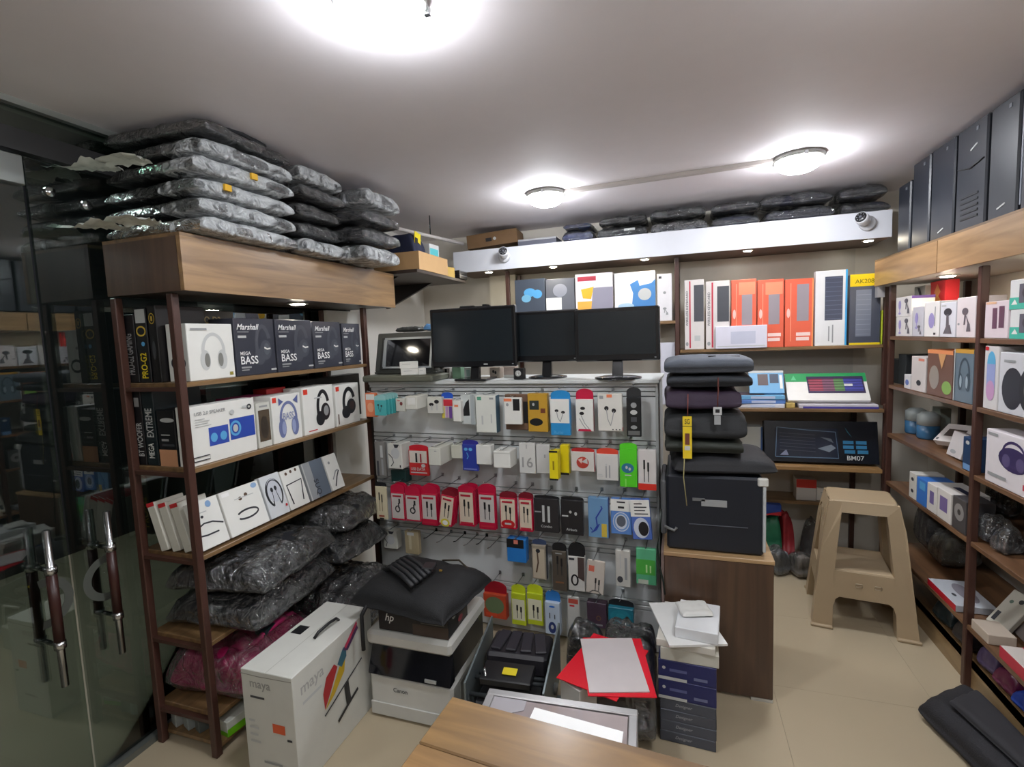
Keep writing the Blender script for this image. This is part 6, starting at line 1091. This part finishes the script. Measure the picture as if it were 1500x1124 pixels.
# ================================================================ COMPUTER TOWERS ON THE RIGHT HEADER
TM = M((20, 22, 26), .4); TF = M((38, 41, 48), .4)
edges_px = (1323, 1333, 1360, 1396, 1443, 1490, 1545, 1610)
TX = 1.145
for k in range(7):
    z0 = 1.9155; yf = y_on(edges_px[k], TX, z0); yn = y_on(edges_px[k+1], TX, z0); w = yf-yn-.028
    if k == 0: w = .14; yf = y_on(1333, TX, z0)+.175; yn = yf-.168
    lb = ('at the corner beside the back fascia', 'with a blank slate front', 'with a small silver dash low on its front', 'with a curved mesh lower front', 'with a silver dash low and a plain front', 'with a bright edge strip', 'at the near end of the row')[k]
    HT = .405
    o = empty('computer_tower', (TX, (yf+yn)/2, z0), -PI/2, 'black computer tower on the right header '+lb, 'computer tower', 'computer towers on the right header'); o['_local'] = 1
    H = .425 if k else .36; D = .34
    child(o, MB().box(-w/2, w/2, .02, D, .012, H), 'case', TM, .004)
    fb_ = child(o, MB().box(-w/2-.003, w/2+.003, 0, .02, .006, H+.002), 'front_bezel', TF, .006)
    for sx in (-1, 1): child(o, MB().box(sx*w*.32-.02, sx*w*.32+.02, .05, .28, 0.0005, .012), 'foot', BLK)
    if k == 3:
        for i in range(5): child(o, MB().box(-w*.3, w*.3, -.003, .001, .05+.022*i, .058+.022*i), 'mesh_slot', M((24, 25, 28), .5))
        child(o, MB().tube([(-w*.45, -.002, .27), (0, -.004, .25), (w*.45, -.002, .265)], .003, 6), 'trim_line', BLK)
    if k in (2, 4): child(o, MB().bx((.0, -.001, .045 if k == 2 else .05), (.05, .002, .006), Matrix.Rotation(-.25, 3, 'Y')), 'silver_dash', LGREY)
    if k == 3: child(o, MB().bx((.02, -.001, .33), (.05, .002, .006), Matrix.Rotation(-.3, 3, 'Y')), 'silver_dash', LGREY)
    if k == 5: child(o, MB().box(-w/2-.004, -w/2+.004, -.002, .01, .03, H-.03), 'bright_strip', M((120, 126, 136), .25))
    child(fb_, MB().bx((w*.2, -.001, H-.03), (.014, .003, .014)), 'power_button', M((110, 114, 120), .3))
# ================================================================ WALL CAMERAS ON THE FASCIA
def cctv(x, label, dx):
    o = empty('security_camera', (x, 3.44, 2.12), 0, label, 'camera', 'security cameras on the white fascia'); o['_local'] = 1
    W2 = M((214, 216, 220), .35)
    child(o, MB().lathe([(.042, -.0005), (.042, -.012), (.03, -.02)], n=22, axis='Y'), 'mount', W2)
    q = Matrix.Rotation(dx, 3, 'Z') @ Matrix.Rotation(R(-18), 3, 'X')
    mb = MB().lathe([(.012, -.015), (.03, -.03), (.034, -.06), (.034, -.085), (.028, -.088)], n=22, axis='Y'); mb.v = [tuple(q @ Vector(v)) for v in mb.v]; hd = child(o, mb, 'head', W2, smooth=True)
    mb = MB().lathe([(.029, -.0885), (.027, -.092), (.004, -.092)], n=22, axis='Y'); mb.v = [tuple(q @ Vector(v)) for v in mb.v]; child(hd, mb, 'face', M((26, 27, 30), .3))
    mb = MB().lathe([(.010, -.0925), (.008, -.096), (.002, -.097)], n=16, axis='Y'); mb.v = [tuple(q @ Vector(v)) for v in mb.v]; child(hd, mb, 'lens', M((90, 92, 100), .1))
    for i in range(8):
        a = 2*PI*i/8; mb = MB().lathe([(.003, -.0922), (.002, -.094)], (.019*math.cos(a), 0, .019*math.sin(a)), 8, 'Y'); mb.v = [tuple(q @ Vector(v)) for v in mb.v]; child(hd, mb, 'infrared_led', M((150, 152, 158), .3))
cctv(-1.155, 'white dome-like security camera on the fascia by the left corner shelf', R(12))
cctv(1.035, 'white security camera on the fascia beside the computer towers', R(-38))
# ================================================================ BAGS ON THE BACK FASCIA
FG = 'plastic-wrapped bags on the white fascia'
zf = 2.187
def fbag(px0, px1, k, z, h, mat, lb, film=FILM, d=.26):
    a, b = x_on(px0, 3.52, z), x_on(px1, 3.52, z)
    return soft('laptop_bag', lb, 'bag', ((a+b)/2, 3.63, z), (0, 0, R((-1)**k)), (b-a-.03, d, h), mat, 180+k, FG, .03, film, rough=.18, e=.32, fit=h)
o = fbag(822, 872, 0, zf, .085, M((52, 62, 110), .45, 0, .5, nscale=40), 'blue patterned bag in plastic, first on the white fascia'); 
fbag(824, 870, 1, TOPZ[o.name], .045, M((44, 54, 96), .45, 0, .5, nscale=40), 'blue patterned bag lying on the first blue one on the fascia')
o = fbag(873, 950, 2, zf, .08, FAB, 'dark bag with a white label strip on the fascia'); child(o, MB().bx((.05, -.131, .04), (.07, .003, .015)), 'white_label', LGREY)
fbag(876, 950, 3, TOPZ[o.name], .075, FAB2, 'plain black bag on top of the white-labelled one on the fascia')
o = fbag(951, 1038, 4, zf, .085, FAB, 'black bag with a white button at mid fascia')
fbag(951, 1036, 5, TOPZ[o.name], .080, FAB2, 'black bag lying on the one with the white button')
o = fbag(1039, 1114, 6, zf, .085, M((54, 56, 66), .5), 'greyish wrapped bag on the fascia above the orange cartons')
fbag(1040, 1114, 7, TOPZ[o.name], .075, FAB, 'thin dark bag on the greyish wrapped one')
o = fbag(1116, 1224, 8, zf, .088, M((56, 56, 68), .5), 'long silvery grey bag, lower of the long pair on the fascia')
fbag(1112, 1222, 9, TOPZ[o.name], .085, M((44, 45, 56), .5), 'long dark bag, upper of the long pair on the fascia')
o = fbag(1226, 1306, 10, zf, .085, M((48, 50, 58), .5), 'wrapped bag at the fascia end by the towers')
fbag(1226, 1302, 11, TOPZ[o.name], .088, M((60, 62, 70), .5), 'crinkled silvery bag on top at the fascia end')
a, b = x_on(684, 3.56, zf), x_on(756, 3.56, zf)
o = carton('old_carton', 'worn brown cardboard carton tilted on the fascia end', 'box', ((a+b)/2, 3.68, zf+.03), R(4), (b-a, .22, .10), M((112, 84, 54), .7, 0, .2), F=[('rect', 'black_mark', .38, .35, .5, .6, BLK), ('ell', 'white_mark', .56, .5, .03, .12, LGREY)], roll=R(-4))
a, b = x_on(758, 3.6, zf), x_on(816, 3.6, zf)
carton('shallow_tray', 'grey shallow tray with a pale rim behind the fascia edge', 'tray', ((a+b)/2, 3.70, zf+.001), 0, (b-a-.01, .2, .07), M((96, 98, 110), .5), T=[('rect', 'pale_rim', 0, 0, 1, .2, LGREY)], F=[('rect', 'pale_rim', 0, .82, 1, 1, M((170, 170, 172), .4))])
# ================================================================ CORNER SHELF (left wall, beyond the header)
CS = empty('wall_shelf', (-1.74, 3.06, 1.955), 0, 'dark wall shelf in the left corner beyond the wooden header', 'shelf'); CS['_local'] = 1
child(CS, MB().box(-.278, .29, -.365, .36, 0, .02), 'board', M((58, 46, 40), .45), .002)
for y in (-.25, .2): child(CS, MB().hexa([(-.278, y-.012, -.16), (-.26, y-.012, -.16), (-.26, y+.012, -.16), (-.278, y+.012, -.16)], [(-.278, y-.012, -.001), (.1, y-.012, -.001), (.1, y+.012, -.001), (-.278, y+.012, -.001)]), 'bracket', M((44, 40, 40), .4))
KR = M((196, 158, 110), .65, 0, .06)
kb = empty('kraft_carton', (-1.605, 2.92, 1.9755), 0, 'open kraft cardboard carton on the corner shelf holding a navy bag', 'box'); kb['_local'] = 1
child(kb, MB().box(-.155, .155, -.195, .20, .001, .006), 'bottom', KR)
for x0, x1, y0, y1 in ((-.155, -.15, -.195, .2), (.15, .155, -.195, .2), (-.15, .15, -.195, -.19), (-.15, .15, .195, .2)): child(kb, MB().box(x0, x1, y0, y1, .006, .108), 'wall', KR)
nb = soft('navy_bag', 'navy cloth bag with a yellow tag sticking out of the kraft carton', 'bag', (-1.62, 2.84, 1.983), (0, 0, 0), (.25, .17, .22), M((28, 34, 60), .75), 201, None, rough=.1, e=.4)
child(nb, MB().bx((.115, -.02, .17), (.004, .075, .11), Matrix.Rotation(R(-8), 3, 'X')), 'yellow_tag', M((226, 206, 30), .5)); child(nb, MB().bx((.1185, -.04, .16), (.003, .03, .06), Matrix.Rotation(R(-8), 3, 'X')), 'black_print', BLK)
carton('tissue_box', 'white carton with a turquoise panel in the kraft carton', 'box', (-1.56, 3.02, 1.983), R(86), (.12, .14, .185), M((206, 206, 204), .5), F=[('rect', 'turquoise', .05, .2, .9, .85, M((90, 190, 196), .4))], Rr=[('rect', 'navy_top', 0, .8, 1, 1, NAVY)])
carton('cable_box', 'small mustard yellow carton behind the kraft carton', 'box', (-1.53, 3.22, 1.9765), R(80), (.10, .12, .07), M((206, 172, 90), .6))
for k in range(2):
    o = carton('plastic_tray', 'black tray at the end of the left corner shelf, '+('lower', 'upper')[k], 'tray', (-1.57, 3.355, 1.9765+.0285*k), R(90), (.13, .26, .028), M((24, 24, 27), .3), F=[('rect', 'pale_line', 0, .8, 1, .92, M((130, 130, 136), .4))], group='black trays on the corner shelf')
rod = MB().tube([(-1.62, 2.72, 2.235), (-1.46, 3.42, 2.235)], .012, 10).build('curtain_rod', M((190, 184, 180), .4)); tag(rod, 'pale rod hung below the ceiling over the kraft carton', 'rod')
hk = MB().tube([(-1.54, 3.07, 2.247), (-1.54, 3.07, CEIL-.001)], .004, 8).build('rod_hanger', DCHROME, rod)
br = empty('wall_bracket', (-1.62, 3.72, 1.70), 0, 'dark jointed monitor bracket on the wall below the corner shelf', 'bracket'); br['_local'] = 1
child(br, MB().box(-.06, .06, .09, .119, -.02, .12), 'wall_plate', M((70, 72, 72), .4, .5)); child(br, MB().box(-.05, .22, .05, .09, .08, .11), 'arm', M((30, 31, 34), .4), .004); child(br, MB().box(.16, .2, .02, .09, -.05, .12), 'arm', M((26, 27, 30), .4), .004); child(br, MB().box(-.03, .15, .06, .088, 0, .05), 'plate', M((110, 112, 112), .4, .4))
for _o in bpy.data.objects:
    if '_local' in _o: del _o['_local']
